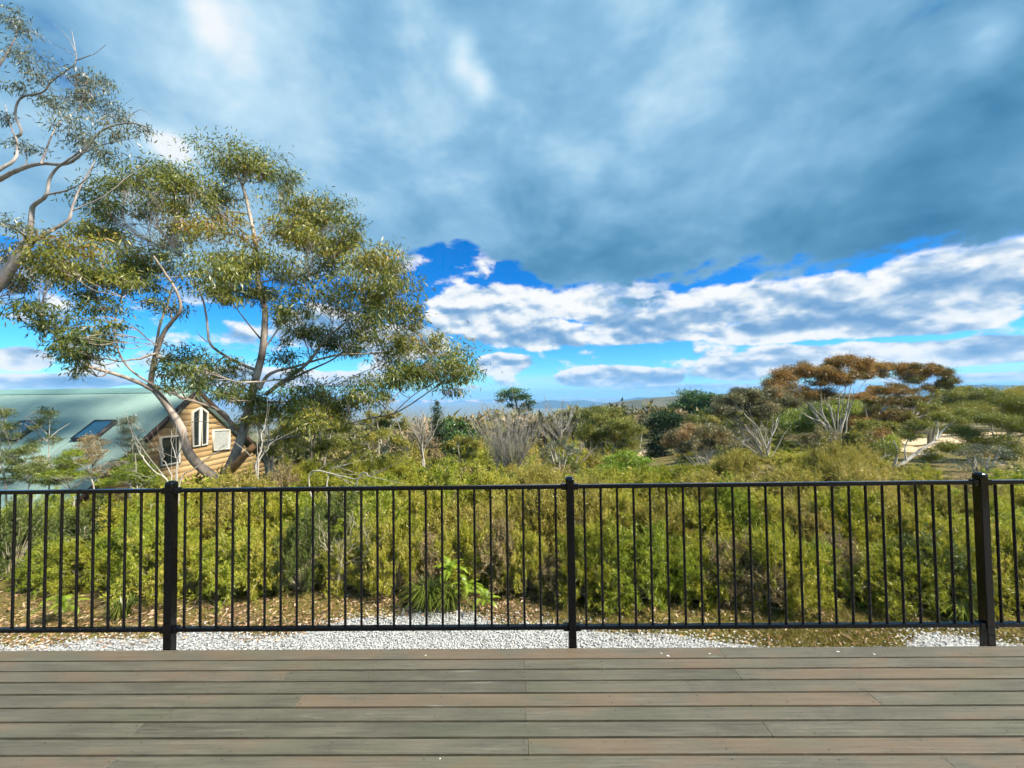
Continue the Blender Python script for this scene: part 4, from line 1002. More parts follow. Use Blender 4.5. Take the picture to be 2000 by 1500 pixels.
def more_trees():
    def gum(name, label, Y, x0, x1, yt, yb, mat, bark, leaf, seed, stems=2, cov=3.6, ybase=None):
        r = np.random.default_rng(seed); xc = (x0 + x1) / 2; hw = (x1 - x0) / 2; H = yb - yt; C = []
        for k in range(9):
            f = -0.85 + 1.7 * k / 8 + r.normal(0, 0.06); y = yt + 0.16 * H + (1 - math.sqrt(max(0, 1 - f * f))) * 0.55 * H + r.normal(0, 0.05) * H
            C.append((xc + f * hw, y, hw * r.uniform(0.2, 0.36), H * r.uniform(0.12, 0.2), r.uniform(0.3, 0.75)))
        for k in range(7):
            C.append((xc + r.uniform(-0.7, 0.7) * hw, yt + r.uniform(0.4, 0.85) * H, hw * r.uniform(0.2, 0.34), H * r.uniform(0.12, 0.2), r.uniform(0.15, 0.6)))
        yb2 = ybase or yb + 0.35 * H; L = []
        for k in range(stems):
            f = (k + 0.5) / stems * 1.4 - 0.7; m = FPX / Y
            L.append((0.0024 * Y + 0.03, 0.0012 * Y, r.normal(0, 0.3), [(xc + f * hw * 0.12, yb2), (xc + f * hw * 0.35, yb2 - (yb2 - yt) * 0.35), (xc + f * hw * 0.8, yt + H * 0.35)]))
        px_tree(name, label, 'tree', Y, L, C, mat, bark, leaf, 0, 'spread', Y / 25, seed, cov=cov, lumps=9, twig_r=0.0005 * Y)
    gum('gum_tree', 'olive gum crown filling behind the dusky grey gum', 44, 1495, 1580, 772, 860, 'gum_leaf_olive', 'grey_twig', (0.18, 0.05), 201)
    gum('gum_tree', 'grey-green gum with white stems under the tallest rust-brown gum', 22, 1555, 1655, 835, 905, 'gum_leaf_dusky', 'pale_bark', (0.10, 0.024), 202, 4, 1.6, 925)
    gum('gum_tree', 'olive gum below the right end of the flat-topped crowns', 27, 1775, 1860, 782, 850, 'gum_leaf_olive', 'pale_bark', (0.12, 0.03), 203, 3, 1.9)
    gum('gum_tree', 'olive-green gum crown between the flat-topped gums and the yellow tree', 48, 1815, 1905, 752, 812, 'gum_leaf_olive', 'grey_twig', (0.19, 0.05), 204)
    gum('gum_tree', 'sparse grey gum with thin white stems by the right post', 13.5, 1850, 1985, 868, 930, 'gum_leaf_grey', 'pale_bark', (0.07, 0.016), 205, 5, 0.9, 955)
    gum('gum_tree', 'dusky low gum between the round rust gum and the grey gum', 24, 1405, 1475, 835, 895, 'gum_leaf_dusky', 'pale_bark', (0.11, 0.026), 206, 3, 1.8)
    gum('gum_tree', 'olive tree rising just left of the broad olive gum', 58, 1100, 1155, 793, 855, 'gum_leaf_olive', 'grey_twig', (0.24, 0.07), 207)
    gum('gum_tree', 'brownish tree in the valley above the pale path', 75, 1225, 1275, 808, 850, 'gum_leaf_dusky', 'grey_twig', (0.3, 0.09), 208)
    gum('gum_tree', 'dull olive tree behind the fan of bare stems', 46, 915, 985, 822, 880, 'gum_leaf_olive', 'grey_twig', (0.2, 0.055), 209)
    gum('gum_tree', 'dull brown tree between the two leafless trees', 50, 1030, 1090, 818, 880, 'gum_leaf_dusky', 'grey_twig', (0.2, 0.055), 210)
    gum('wattle_tree', 'olive weeping wattle under the right side of the big gum', 12.5, 560, 690, 800, 905, 'gum_leaf_olive', 'grey_twig', (0.09, 0.018), 211, 3, 2.0, 940)
    gum('wattle_tree', 'yellow-olive wattle below the long low limb of the big gum', 13.5, 680, 800, 840, 915, 'gum_leaf_olive', 'grey_twig', (0.09, 0.018), 212, 3, 2.0, 940)
    gum('leafy_tree', 'dark green tree seen through the lower limbs of the big gum', 30, 560, 660, 775, 850, 'pine_needle', 'dark_bark', (0.16, 0.05), 213)
    gum('gum_tree', 'olive tree between big gum and grey leafless tree', 32, 700, 800, 800, 870, 'gum_leaf_olive', 'grey_twig', (0.15, 0.045), 214)
    gum('leafy_tree', 'dark olive shrubby tree behind the gum stump and gable', 12.0, 470, 580, 800, 900, 'gum_leaf_olive', 'grey_twig', (0.08, 0.018), 215, 3, 1.8, 940)
    gum('gum_tree', 'rusty low gum right of the tallest gum, beside the track', 20, 1690, 1760, 835, 905, 'gum_leaf_rust', 'pale_bark', (0.09, 0.022), 216, 3, 1.6, 925)
    gum('leafy_tree', 'full olive-green tree between bare tree and dark conifer', 29, 1125, 1250, 812, 905, 'gum_leaf_olive', 'grey_twig', (0.14, 0.04), 218)
    gum('leafy_tree', 'lime and olive tree showing between the white trunks of the tallest gum', 29, 1560, 1700, 785, 890, 'lime_leaf', 'grey_twig', (0.14, 0.045), 219)
    gum('gum_tree', 'olive gum filling below the dusky grey crown', 31, 1410, 1520, 805, 890, 'gum_leaf_olive', 'grey_twig', (0.14, 0.04), 220)
    gum('leafy_tree', 'yellow-green bushy tree left of the fan of bare stems', 24, 868, 940, 848, 915, 'gum_leaf_olive', 'grey_twig', (0.12, 0.03), 221)
    gum('gum_tree', 'pale grey twiggy gum right of the fan of bare stems', 21, 1055, 1130, 858, 925, 'gum_leaf_grey', 'pale_bark', (0.09, 0.02), 222, 5, 1.2)
    gum('leafy_tree', 'olive tree under the rusty low gum at right', 23, 1660, 1770, 820, 900, 'gum_leaf_olive', 'pale_bark', (0.11, 0.03), 223, 3)
    gum('gum_tree', 'dark olive gum on the slope left of the grey gum', 36, 1335, 1410, 805, 870, 'gum_leaf_olive', 'grey_twig', (0.16, 0.045), 217)
more_trees()

def bare_tree(name, label, Y, base_px, stems, bark, seed, levels=3, r0=0.05, kids=5, spread=0.35, up=0.5, group=None):
    """leafless tree: stems [(px,py)...] of its leaders, then recursive side shoots"""
    r = np.random.default_rng(seed); paths = []
    g = P(base_px[0], base_px[1], Y); gz = float(ground(g[0], g[1])); base = np.array([g[0], g[1], gz])
    def shoots(q, rad, lev):
        if lev == 0: return
        L = np.linalg.norm(q[-1] - q[0])
        for k in range(kids + (2 if lev == levels else 0)):
            i = int(r.uniform(0.25, 0.97) * (len(q) - 1)); a = q[i]; t = unit(q[min(i + 1, len(q) - 1)] - q[max(i - 1, 0)])
            d = unit(t + r.normal(0, spread, 3) * np.array([1, 1, 0.7]) + np.array([0, 0, up * 0.35])); l = L * r.uniform(0.28, 0.5) * (1.1 - 0.45 * i / len(q))
            m = a + d * l * 0.5 + r.normal(0, 0.05, 3) * l; e = a + d * l + np.array([0, 0, up * 0.14 * l])
            p = smooth_path([a, m, e], 3); ra = rad[i] * 0.6
            rr = np.linspace(ra, max(ra * 0.25, 0.0025 * Y / 12), len(p)); paths.append((p, rr)); shoots(p, rr, lev - 1)
    for pts in stems:
        dz = r.normal(0, 0.06) * Y * 0.5
        w = np.array([P(a, b, Y + dz * i / (len(pts) - 1)) for i, (a, b) in enumerate(pts)])
        w = np.concatenate([[base + r.normal(0, 0.08, 3) * [1, 1, 0] - [0, 0, 0.1]], w]) if w[0][2] > gz + 0.05 else w
        q = smooth_path(w, 4, 0.012, r); rr = np.linspace(r0, r0 * 0.22, len(q)); paths.append((q, rr)); shoots(q, rr, levels - 1)
    e = empty(name, base, label, 'tree', group)
    big = [p for p in paths if p[1][0] > r0 * 0.5]; small = [p for p in paths if p[1][0] <= r0 * 0.5]
    V, F = tubes(big, 6); link('trunk', mesh('trunk', V - base, F, smooth=True), bark, e)
    V, F = tubes(small, 3); tag(link('branches', mesh('branches', V - base, F), bark, e), kind='stuff')
def bare_trees():
    st = []
    for i, x in enumerate(np.linspace(918, 1068, 24)):
        h = 800 + 34 * abs((x - 992) / 70) ** 2 + rng.uniform(-6, 10)
        st.append([(995 + (x - 995) * 0.18, 925), (995 + (x - 995) * 0.5, 880 + rng.uniform(-8, 8)), (x, h)])
    bare_tree('bare_tree', 'wide fan of pale leafless stems left of the middle post', 22.0, (996, 945), st, 'pale_bark', 71, 3, 0.030, 9, 0.24, 0.8)
    bare_tree('bare_tree', 'leafless white-trunked tree above the middle post', 27.0, (1097, 920), [[(1096, 890), (1096, 850), (1095, 815), (1097, 785)], [(1096, 870), (1080, 845), (1068, 825)], [(1096, 875), (1112, 850), (1122, 832)], [(1096, 850), (1085, 825), (1078, 808)], [(1096, 855), (1108, 830), (1114, 812)], [(1097, 880), (1075, 862), (1062, 850)]], 'pale_bark', 72, 3, 0.06, 8, 0.3, 0.6)
    bare_tree('bare_tree', 'grey leafless tree right of the big gum', 17.0, (826, 930), [[(826, 900), (824, 870), (826, 835), (838, 805)], [(825, 880), (812, 850), (798, 825)], [(826, 885), (845, 850), (856, 820)], [(825, 865), (818, 835), (815, 808)], [(800, 930), (795, 880), (780, 835), (772, 812)]], 'grey_twig', 73, 3, 0.045, 7, 0.34, 0.5)
    bare_tree('bare_tree', 'low grey twiggy leafless tree beside the white-trunked bare tree', 24.0, (1125, 935), [[(1125, 910), (1132, 885), (1140, 865)], [(1122, 910), (1112, 885), (1105, 868)], [(1128, 910), (1148, 890), (1160, 878)], [(1120, 912), (1095, 898), (1078, 890)]], 'grey_twig', 74, 3, 0.035, 8, 0.42, 0.4)
    bare_tree('bare_sapling', 'white forked dead sapling behind the left post', 6.4, (334, 1010), [[(331, 948), (306, 925), (283, 898), (272, 875), (264, 850)], [(332, 945), (328, 915), (318, 890), (316, 868)], [(344, 945), (347, 905), (338, 880), (334, 840)], [(347, 905), (352, 880), (362, 862), (364, 848)], [(352, 948), (372, 920), (405, 895), (428, 878), (446, 858)]], 'pale_bark', 75, 2, 0.012, 3, 0.3, 0.3)
    bare_tree('bare_sapling', 'white dead stems rising right of the gum stump', 8.0, (498, 960), [[(500, 925), (505, 890), (515, 860), (524, 835)], [(502, 915), (520, 880), (530, 865), (546, 850)], [(504, 905), (512, 870), (512, 845), (520, 818)]], 'pale_bark', 76, 2, 0.022, 2, 0.3, 0.3)
    bare_tree('bare_branch', 'pale dead branch tangle leaning in the scrub left of the middle post', 4.95, (652, 1180), [[(655, 1165), (662, 1110), (668, 1070)], [(661, 1110), (690, 1068), (720, 1035), (735, 1020)], [(664, 1100), (640, 1070), (622, 1048)], [(662, 1112), (700, 1090), (745, 1060)], [(660, 1125), (648, 1100), (640, 1090)], [(666, 1085), (680, 1050), (692, 1010)]], 'dry_twig', 77, 3, 0.0085, 6, 0.45, 0.2)
    bare_tree('bare_branch', 'fallen pale branch lying on the scrub behind the left half of railing', 6.6, (640, 950), [[(600, 932), (660, 928), (700, 935), (740, 918)], [(640, 930), (665, 912), (678, 905)], [(700, 935), (725, 930), (742, 922)]], 'pale_bark', 78, 2, 0.014, 4, 0.4, 0.1)
    bare_tree('bare_branch', 'grey leafless twigs in the scrub right of the middle post', 4.9, (1240, 1190), [[(1238, 1150), (1228, 1100), (1215, 1070)], [(1240, 1150), (1248, 1105), (1252, 1075)], [(1242, 1150), (1262, 1120), (1270, 1100)], [(1236, 1150), (1210, 1120), (1196, 1100)]], 'grey_twig', 79, 3, 0.011, 6, 0.4, 0.4)
    bare_tree('bare_branch', 'dark bare twiggy bush behind the right half of railing', 5.0, (1640, 1190), [[(1638, 1150), (1622, 1105), (1612, 1080)], [(1642, 1150), (1652, 1100), (1660, 1075)], [(1642, 1150), (1672, 1120), (1690, 1105)], [(1636, 1150), (1600, 1125), (1585, 1110)]], 'grey_twig', 80, 3, 0.011, 8, 0.45, 0.3)
bare_trees()

# ------------------------------------------------------------------ heath: shrubs with feathery shoots
def shrub_arrays(r, stems=60, sprigs=12, needles=12, nl=0.05, nw=0.008, droop=0.0, up=0.4, flat=0.85, tint0=0.45, lmin=0.08, lmax=0.22):
    """unit shrub about 1 m radius and 1.1 m tall, leafy to the ground; returns leaf arrays and stem paths"""
    paths = []; P_, D_, T_ = [], [], []
    lob = unit(r.normal(size=(9, 3)) + [0, 0, 0.4]); lob[:, 2] = np.abs(lob[:, 2])
    for s in range(stems):
        a = r.uniform(0, 6.283); cz = r.uniform(0.03, 1.0) ** 0.85; sz = math.sqrt(1 - cz * cz)
        dirv = np.array([sz * math.cos(a), sz * math.sin(a), cz])
        bulge = 0.72 + 0.33 * np.max((lob @ dirv).clip(0) ** 8) + r.normal(0, 0.05)
        tip = dirv * bulge * np.array([1, 1, 1.1]) * r.uniform(0.75, 1.03); b = dirv * np.array([0.12, 0.12, 0])
        mid = (tip + b) / 2 + np.array([0, 0, 0.10]) + r.normal(0, 0.05, 3)
        q = smooth_path([b, mid, tip], 4); paths.append((q, np.linspace(0.012, 0.003, len(q))))
        tt = tint0 + r.normal(0, 0.11)
        for k in range(sprigs):
            f = r.uniform(0.35, 1.0) ** 0.6; i = f * (len(q) - 1); i0 = min(int(i), len(q) - 2); p0 = q[i0] + (q[i0 + 1] - q[i0]) * (i - i0)
            d = unit(dirv * 0.7 + r.normal(0, 0.6, 3) + np.array([0, 0, up])); l = r.uniform(lmin, lmax)
            t = r.uniform(0, 1, needles); pp = p0 + d * l * t[:, None] + np.array([0, 0, -droop * l]) * (t ** 2)[:, None]
            P_.append(pp + r.normal(0, 0.014, (needles, 3))); D_.append(d * 0.7 + r.normal(0, 0.6, (needles, 3)))
            T_.append(np.clip(tt + r.normal(0, 0.07) + (t - 0.5) * 0.22 + r.normal(0, 0.07, needles), 0, 1))
    pos = np.concatenate(P_); d = np.concatenate(D_); T = np.concatenate(T_); n = len(pos)
    pos[:, 2] = np.maximum(pos[:, 2], 0.01)
    V, F = leaves(pos, d, nl * r.uniform(0.6, 1.3, n), nw * r.uniform(0.7, 1.3, n), r, tri=True)
    return V, F, np.repeat(T, 3), paths
KINDS = {'olive': ('heath_olive', dict(tint0=0.60)), 'green': ('heath_green', dict(tint0=0.58, up=0.25, droop=0.1)), 'straw': ('heath_straw', dict(tint0=0.52, up=1.0, lmin=0.14, lmax=0.34)), 'brown': ('heath_brown', dict(tint0=0.45, needles=12)), 'dark': ('heath_dark', dict(tint0=0.45, up=0.4))}
SHRUB = {}
for ki, (k, (mat, kw)) in enumerate(KINDS.items()):
    SHRUB[k] = []
    for v in range(3 if k in ('olive', 'green') else 2):
        r = np.random.default_rng(100 + ki * 10 + v)
        kk = dict(stems=120, sprigs=13, needles=16, nl=0.062, nw=0.014); kk.update(kw)
        V, F, T, paths = shrub_arrays(r, **kk)
        fm = mesh('foliage', V, F, T); V2, F2 = tubes(paths, 4); SHRUB[k].append((fm, mesh('stems', V2, F2), mat))
SHRUB_DESC = {'olive': 'feathery olive-green shrub', 'green': 'dense mid-green shrub', 'straw': 'straw-yellow plumed shrub', 'brown': 'dry brown twiggy shrub', 'dark': 'dark green feathery shrub'}
_used = {}
NTH = ['', 'first', 'second', 'third', 'fourth', 'fifth', 'sixth', 'seventh', 'eighth', 'ninth', 'tenth', 'eleventh', 'twelfth', 'thirteenth', 'fourteenth', 'fifteenth', 'sixteenth']
def where(px):
    """which baluster of the railing the plant stands behind"""
    posts = (333, 1115, 1922); names = ('left', 'middle', 'right')
    i = int(np.argmin([abs(px - p) for p in posts])); n = int(round(abs(px - posts[i]) / 32.2))
    if n == 0: return f'directly behind the {names[i]} railing post'
    return f'behind the {NTH[min(n, 16)]} baluster {"right" if px > posts[i] else "left"} of the {names[i]} post'
def shrub(kind, px, Y, scale, hscale, row):
    p = P(px, 900, Y); x = p[0]; z = float(ground(x, Y))
    v = SHRUB[kind][int(rng.integers(len(SHRUB[kind])))]
    lab = f'{SHRUB_DESC[kind]} {where(px)}, {row}'
    while lab in _used: px += 32; lab = f'{SHRUB_DESC[kind]} {where(px)}, {row}'
    _used[lab] = 1
    e = empty('heath_shrub', (x, Y, z - 0.03), lab, 'shrub', 'heath shrubs in the scrub beyond the railing')
    e.rotation_euler = (0, 0, rng.uniform(0, 6.28)); e.scale = (scale, scale, hscale)
    link('foliage', v[0], v[2], e); link('stems', v[1], 'dry_twig', e)
def heath():
    front = [(-60, 5.65, 'dark'), (30, 5.45, 'dark'), (110, 5.35, 'green'), (185, 5.25, 'olive'), (255, 5.45, 'green'), (325, 5.25, 'green'), (395, 5.25, 'olive'), (465, 5.15, 'green'), (535, 5.25, 'olive'), (600, 5.15, 'dark'), (690, 5.15, 'olive'), (765, 5.15, 'olive'), (830, 5.35, 'brown'),
             (905, 5.3, 'olive'), (975, 5.2, 'brown'), (1035, 5.1, 'olive'), (1095, 5.0, 'brown'), (1160, 4.95, 'olive'), (1230, 5.0, 'green'), (1300, 4.85, 'green'), (1370, 4.85, 'olive'), (1440, 4.85, 'brown'), (1510, 4.8, 'olive'), (1580, 4.85, 'green'), (1650, 4.9, 'brown'), (1720, 4.8, 'olive'), (1790, 4.8, 'dark'), (1860, 4.75, 'olive'), (1935, 4.8, 'olive'), (2010, 4.8, 'dark')]
    for (px, Y, k) in front: shrub(k, px + rng.uniform(-8, 8), Y + rng.uniform(-0.08, 0.08), rng.uniform(0.44, 0.68), rng.uniform(0.55, 1.02), 'front row')
    second = [(0, 'dark'), (80, 'green'), (160, 'dark'), (240, 'olive'), (310, 'green'), (380, 'olive'), (450, 'straw'), (520, 'olive'), (600, 'green'), (670, 'dark'), (750, 'green'), (830, 'olive'), (900, 'straw'), (980, 'straw'), (1060, 'straw'), (1130, 'straw'), (1200, 'olive'), (1280, 'straw'), (1350, 'olive'), (1420, 'green'), (1490, 'olive'), (1570, 'straw'), (1640, 'olive'), (1710, 'straw'), (1780, 'olive'), (1850, 'straw'), (1920, 'green'), (1990, 'olive')]
    for (px, k) in second: shrub(k, px + rng.uniform(-10, 10), rng.uniform(6.1, 6.7), rng.uniform(0.52, 0.85), rng.uniform(0.72, 1.08), 'second row')
    third = [(20, 'dark'), (110, 'green'), (210, 'dark'), (300, 'olive'), (390, 'olive'), (480, 'straw'), (560, 'brown'), (640, 'olive'), (720, 'green'), (800, 'olive'), (880, 'green'), (960, 'olive'), (1040, 'straw'), (1120, 'straw'), (1200, 'olive'), (1290, 'olive'), (1370, 'straw'), (1450, 'straw'), (1540, 'straw'), (1640, 'straw'), (1700, 'straw'), (1790, 'olive'), (1880, 'brown'), (1970, 'green')]
    for (px, k) in third: shrub(k, px + rng.uniform(-14, 14), rng.uniform(7.6, 8.6), rng.uniform(0.6, 0.95), rng.uniform(0.7, 1.15), 'third row')
    # the taller plumes on the right and the feathery saplings on the left
    for (px, Y, k, s, h) in ((1625, 10.5, 'straw', 0.85, 1.25), (1440, 11.0, 'straw', 0.8, 1.05), (1680, 11.5, 'straw', 0.8, 1.1), (1560, 12.0, 'olive', 0.9, 0.9), (600, 9.0, 'olive', 0.8, 1.2), (700, 9.5, 'olive', 0.8, 1.2), (770, 10.5, 'olive', 0.9, 1.2), (900, 11.5, 'olive', 0.9, 1.0)):
        shrub(k, px, Y, s, h, 'taller plumes')
    # everything farther back reads as one mass
    parts = []
    lows = {}
    for k, (mat, kw) in KINDS.items():
        r = np.random.default_rng(hash(k) % 1000 if False else len(k) * 17)
        kk = dict(stems=38, sprigs=8, needles=8, nl=0.125, nw=0.032); kk.update({a: b for a, b in kw.items() if a != 'needles'})
        lows[k] = shrub_arrays(r, **kk)[:3]
    acc = {k: [] for k in KINDS}
    for i in range(440):
        Y = 8.8 + 38 * rng.uniform(0, 1) ** 1.25; px = rng.uniform(-80, 2080); x = P(px, 850, Y)[0]
        if x < -10 and Y > 8: continue
        if 1690 < px < 2080 and 9.5 < Y < 46 and rng.uniform() < (0.93 if Y > 19 else 0.6): continue
        if 1225 < px < 1335 and Y > 15: continue
        k = rng.choice(['olive', 'green', 'straw', 'brown', 'dark'], p=[0.36, 0.24, 0.18, 0.12, 0.10]) if px > 500 else rng.choice(['olive', 'green', 'dark', 'straw'], p=[0.4, 0.28, 0.2, 0.12])
        s = rng.uniform(0.8, 1.25) * (1 + Y / 60); h = rng.uniform(0.95, 1.3) * (1 + Y / 22)
        lim = P(px, (928 - abs(rng.normal(0, 12))) if Y < 13 else (926 - rng.uniform(0, 22)) if Y < 24 else 895 - rng.uniform(0, 42), Y)[2] - float(ground(x, Y)); h = min(h, max(0.3, lim / 1.1)); s = min(max(s, h * 0.7), max(0.6, h * 1.1))
        V, F, T = lows[k]; a = rng.uniform(0, 6.28); c_, s_ = math.cos(a), math.sin(a)
        W = np.stack([(V[:, 0] * c_ - V[:, 1] * s_) * s + x, (V[:, 0] * s_ + V[:, 1] * c_) * s + Y, V[:, 2] * h + float(ground(x, Y)) - 0.05], -1)
        acc[k].append((W, F, np.clip(T + rng.normal(0, 0.12), 0, 1)))
    for i in range(180):
        Y = rng.uniform(12, 30); px = rng.uniform(780, 1700); x = P(px, 850, Y)[0]
        if 1230 < px < 1330 and Y > 15: continue
        k = rng.choice(['olive', 'green', 'straw', 'dark'], p=[0.4, 0.3, 0.12, 0.18]); g = float(ground(x, Y))
        lim = P(px, (930 - rng.uniform(0, 24)) if Y < 22 else 915 - rng.uniform(0, 40), Y)[2] - g; h = min(rng.uniform(0.9, 1.8), max(0.3, lim / 1.1)); s = max(0.7, h * rng.uniform(0.8, 1.2))
        V, F, T = lows[k]; a = rng.uniform(0, 6.28); c_, s_ = math.cos(a), math.sin(a)
        W = np.stack([(V[:, 0] * c_ - V[:, 1] * s_) * s + x, (V[:, 0] * s_ + V[:, 1] * c_) * s + Y, V[:, 2] * h + g - 0.05], -1)
        acc[k].append((W, F, np.clip(T + rng.normal(0, 0.12), 0, 1)))
    for k in acc:
        V, F, T = join(acc[k])
        o = link('heath_scrub', mesh('heath_scrub', V, F, T), KINDS[k][0]); tag(o, f'mass of {SHRUB_DESC[k].replace("shrub", "scrub")} filling the slope beyond the near shrubs', 'scrub', kind='stuff')
heath()

def left_saplings():
    def sap(label, Y, x, yb, yt, W, mat, seed, cov=0.9):
        r = np.random.default_rng(seed); C = []; L = [(0.022, 0.004, 0.1, [(x + 4, yb), (x + r.normal(0, 5), yb * 0.6 + yt * 0.4), (x + r.normal(0, 8), yt)])]
        for k in range(34):
            f = r.uniform(0, 1) ** 1.25; w = W * (1 - f) ** 0.75 + 5
            C.append((x + r.uniform(-1, 1) * w, yt + (1 - f) * (yb - 30 - yt), r.uniform(9, 22), r.uniform(5, 11), np.clip(r.normal(0.45, 0.12), 0, 1)))
        for k in range(5):
            y = yt + r.uniform(0.25, 0.75) * (yb - yt); sx = r.choice([-1, 1]); L.append((0.009, 0.003, r.normal(0, 0.3), [(x, y + 12), (x + sx * W * 0.35, y - 6), (x + sx * W * 0.8, y - 22)]))
        px_tree('tea_tree', label, 'shrub', Y, L, C, mat, 'grey_twig', (0.040, 0.010), 0, 'needle', 0.5, seed, 'tea trees in front of the green roof', cov=cov, lumps=7, twig_r=0.0028)
    sap('tall feathery dark tea tree between the two skylights', 7.6, 92, 960, 795, 55, 'heath_dark', 81)
    sap('grey feathery tea tree just left of the gable edge', 8.2, 250, 960, 812, 42, 'gum_leaf_grey', 82)
    sap('brownish tea tree below the right skylight', 7.9, 180, 960, 850, 40, 'heath_brown', 83)
    sap('dark tea tree at the far left edge of the green roof', 7.4, 8, 960, 795, 38, 'heath_dark', 84)
    sap('low bushy tea tree below the left skylight', 7.1, 50, 975, 870, 60, 'heath_dark', 85, 1.4)
    sap('low bushy green tea tree left of the left post', 7.2, 140, 975, 885, 60, 'heath_green', 86, 1.4)
    sap('low bushy green tea tree at the foot of the gable', 7.4, 265, 975, 885, 50, 'heath_green', 87, 1.4)
left_saplings()

def green_plants():
    # fern: arching fronds, each a part
    def frond(L, r, n=13):
        V, F, T = [], [], []
        q = smooth_path([(0, 0, 0), (L * 0.38, 0, L * 0.50), (L * 0.8, 0, L * 0.42), (L, 0, L * 0.22)], 5); m = len(q)
        for i in range(2, m):
            f = i / (m - 1); w = L * 0.17 * math.sin(min(1, (1 - f) * 1.5 + 0.08) * math.pi / 2) * min(1, f * 3)
            t = unit(q[i] - q[i - 1])
            for s in (-1, 1):
                for jj in (0, 0.33, 0.66):
                    b = q[i - 1] + (q[i] - q[i - 1]) * jj; tip = b + np.array([0, s * w, -0.15 * w]) + t * w * 0.55
                    k = len(V); V += [b, b + t * L * 0.028, tip]; F.append([k, k + 1, k + 2]); T += [0.35 + 0.5 * f] * 3
        return mesh('frond', np.array(V), np.array(F), np.clip(np.array(T) + r.normal(0, 0.08), 0, 1))
    r = np.random.default_rng(7); fm = [frond(L, r) for L in (0.42, 0.5, 0.36)]
    def fern(label, px, py, Y, n, s):
        p = P(px, py, Y); x = p[0]; z = float(ground(x, Y))
        e = empty('fern', (x, Y, z), label, 'fern', 'bright ferns at the foot of the scrub')
        for k in range(n):
            o = link('frond', fm[k % 3], 'fern_leaf', e, (r.normal(0, 0.02), r.normal(0, 0.02), p[2] - z))
            o.rotation_euler = (r.normal(0, 0.15), r.uniform(-0.65, 0.1), k * 2.4 + r.normal(0, 0.2)); q = s * r.uniform(0.8, 1.15); o.scale = (q, q, q)
    fern('tall bright lime fern left of the middle post', 880, 1130, 4.72, 16, 0.58)
    fern('lower lime fern beside the strappy grass clump', 915, 1160, 4.68, 12, 0.5)
    fern('small lime fern under the railing near the left edge', 128, 1200, 4.35, 14, 0.62)
    fern('small dark fern right of the strappy grass clump', 945, 1185, 4.6, 9, 0.55)
    # strappy tussock
    def tussock(label, px, Y, n, L, seed):
        r = np.random.default_rng(seed); paths = []; V, F, T = [], [], []
        for k in range(n):
            a = r.uniform(0, 6.283); lean = r.uniform(0.15, 0.95); l = L * r.uniform(0.6, 1.1); d = np.array([math.cos(a), math.sin(a), 0]); sd_ = np.array([-d[1], d[0], 0]); w = 0.006
            b = d * r.uniform(0, 0.08); m = b + d * l * lean * 0.35 + [0, 0, l * 0.62]; t = b + d * l * lean + [0, 0, l * (0.95 - 0.75 * lean)]
            k0 = len(V); V += [b - sd_ * w, b + sd_ * w, m - sd_ * w, m + sd_ * w, t]; F.append((k0, k0 + 1, k0 + 3, k0 + 2)); F.append((k0 + 2, k0 + 3, k0 + 4, k0 + 4)); T += [np.clip(r.normal(0.45, 0.2), 0, 1)] * 5
        f4 = np.array([f for f in F if f[2] != f[3]]); f3 = np.array([f[:3] for f in F if f[2] == f[3]])
        x = P(px, 1150, Y)[0]; z = float(ground(x, Y)); e = empty('grass_tussock', (x, Y, z - 0.01), label, 'grass clump', 'strappy grass clumps')
        link('blades', mesh('blades', np.array(V), [f4, f3], np.array(T)), 'tussock_leaf', e)
    tussock('big strappy green grass clump below the tall fern', 838, 4.62, 210, 0.50, 3)
    tussock('strappy grass clump with dry tips, right of the big clump', 880, 4.6, 130, 0.42, 4)
    tussock('small grass clump between left post and railing end', 240, 4.5, 90, 0.3, 6)
    tussock('small grass clump by the right post', 1880, 4.3, 110, 0.3, 8)
green_plants()

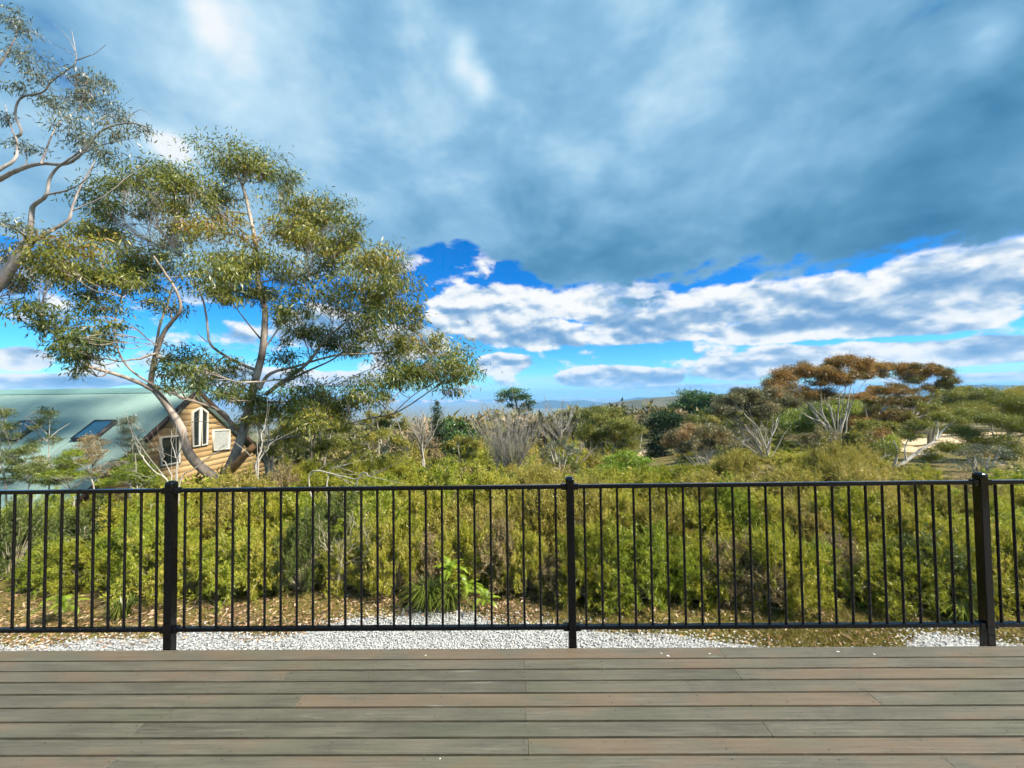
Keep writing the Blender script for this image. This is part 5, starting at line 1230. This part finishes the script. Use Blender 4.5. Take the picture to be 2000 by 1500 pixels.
def far_wood():
    # tree tops of the valley: one continuous mass
    parts = []; r = np.random.default_rng(91)
    for i in range(620):
        Y = 50 + 620 * r.uniform(0, 1) ** 1.6; px = r.uniform(560, 2060)
        if 1240 < px < 1310 and Y < 75: continue
        x = P(px, 820, Y)[0]; g = float(ground(x, Y)); h = r.uniform(5, 9) * (1 + Y / 500)
        top = g + h; lim = P(px, 800 if px < 1130 else 790, Y)[2]
        if px > 1450: lim = P(px, 772, Y)[2]
        if top > lim: h = max(2.5, lim - g)
        w = h * r.uniform(0.32, 0.55); n = int(260 if Y < 150 else 110)
        t0 = r.uniform(0.1, 0.95)
        V, F, T, _ = leaf_cloud((x, Y, g + h * 0.62), (w, w, h * 0.36), n, 0.16 * h, 0.07 * h, 'spread', r, t0, 7)
        parts.append((V, F, T))
    for i in range(230):
        Y = r.uniform(46, 130); px = r.uniform(840, 2040) if i % 5 else r.uniform(560, 840)
        if (1235 < px < 1312 and Y < 75) or (1315 < px < 1425 and Y < 64): continue
        cap = 812 + r.uniform(0, 45) if px < 1420 else 785 + r.uniform(0, 50)
        x = P(px, 820, Y)[0]; g = float(ground(x, Y)); h = P(px, cap, Y)[2] - g
        if h < 1.5: continue
        h = min(h, 13); w = min(h * r.uniform(0.35, 0.6), 4.5); t0 = r.choice([r.uniform(0.15, 0.5), r.uniform(0.5, 0.95)])
        V, F, T, _ = leaf_cloud((x, Y, g + h * 0.62), (w, w, h * 0.38), 460, 0.05 * Y / 9, 0.02 * Y / 9, 'spread', r, t0, 11)
        parts.append((V, F, T))
    V, F, T = join(parts)
    tag(link('valley_wood', mesh('valley_wood', V, F, T), 'wood_canopy'), 'mixed olive and brown woodland covering the far valley', 'woodland', kind='stuff')
far_wood()

# ------------------------------------------------------------------ haze: the air over the valley
def haze():
    V, F = boxes([((0, 4800, -180), (14000, 6800, 268))])
    m, nt, out = new_mat('air')
    v = nt.nodes.new('ShaderNodeVolumePrincipled'); v.inputs['Color'].default_value = (0.26, 0.55, 1.0, 1); v.inputs['Density'].default_value = 2.0e-4; v.inputs['Anisotropy'].default_value = 0.0
    nt.links.new(v.outputs[0], out.inputs['Volume'])
    tag(link('haze', mesh('haze', V, F), 'air'), 'pale blue haze over the valley and far hills', 'haze', kind='stuff')
haze()
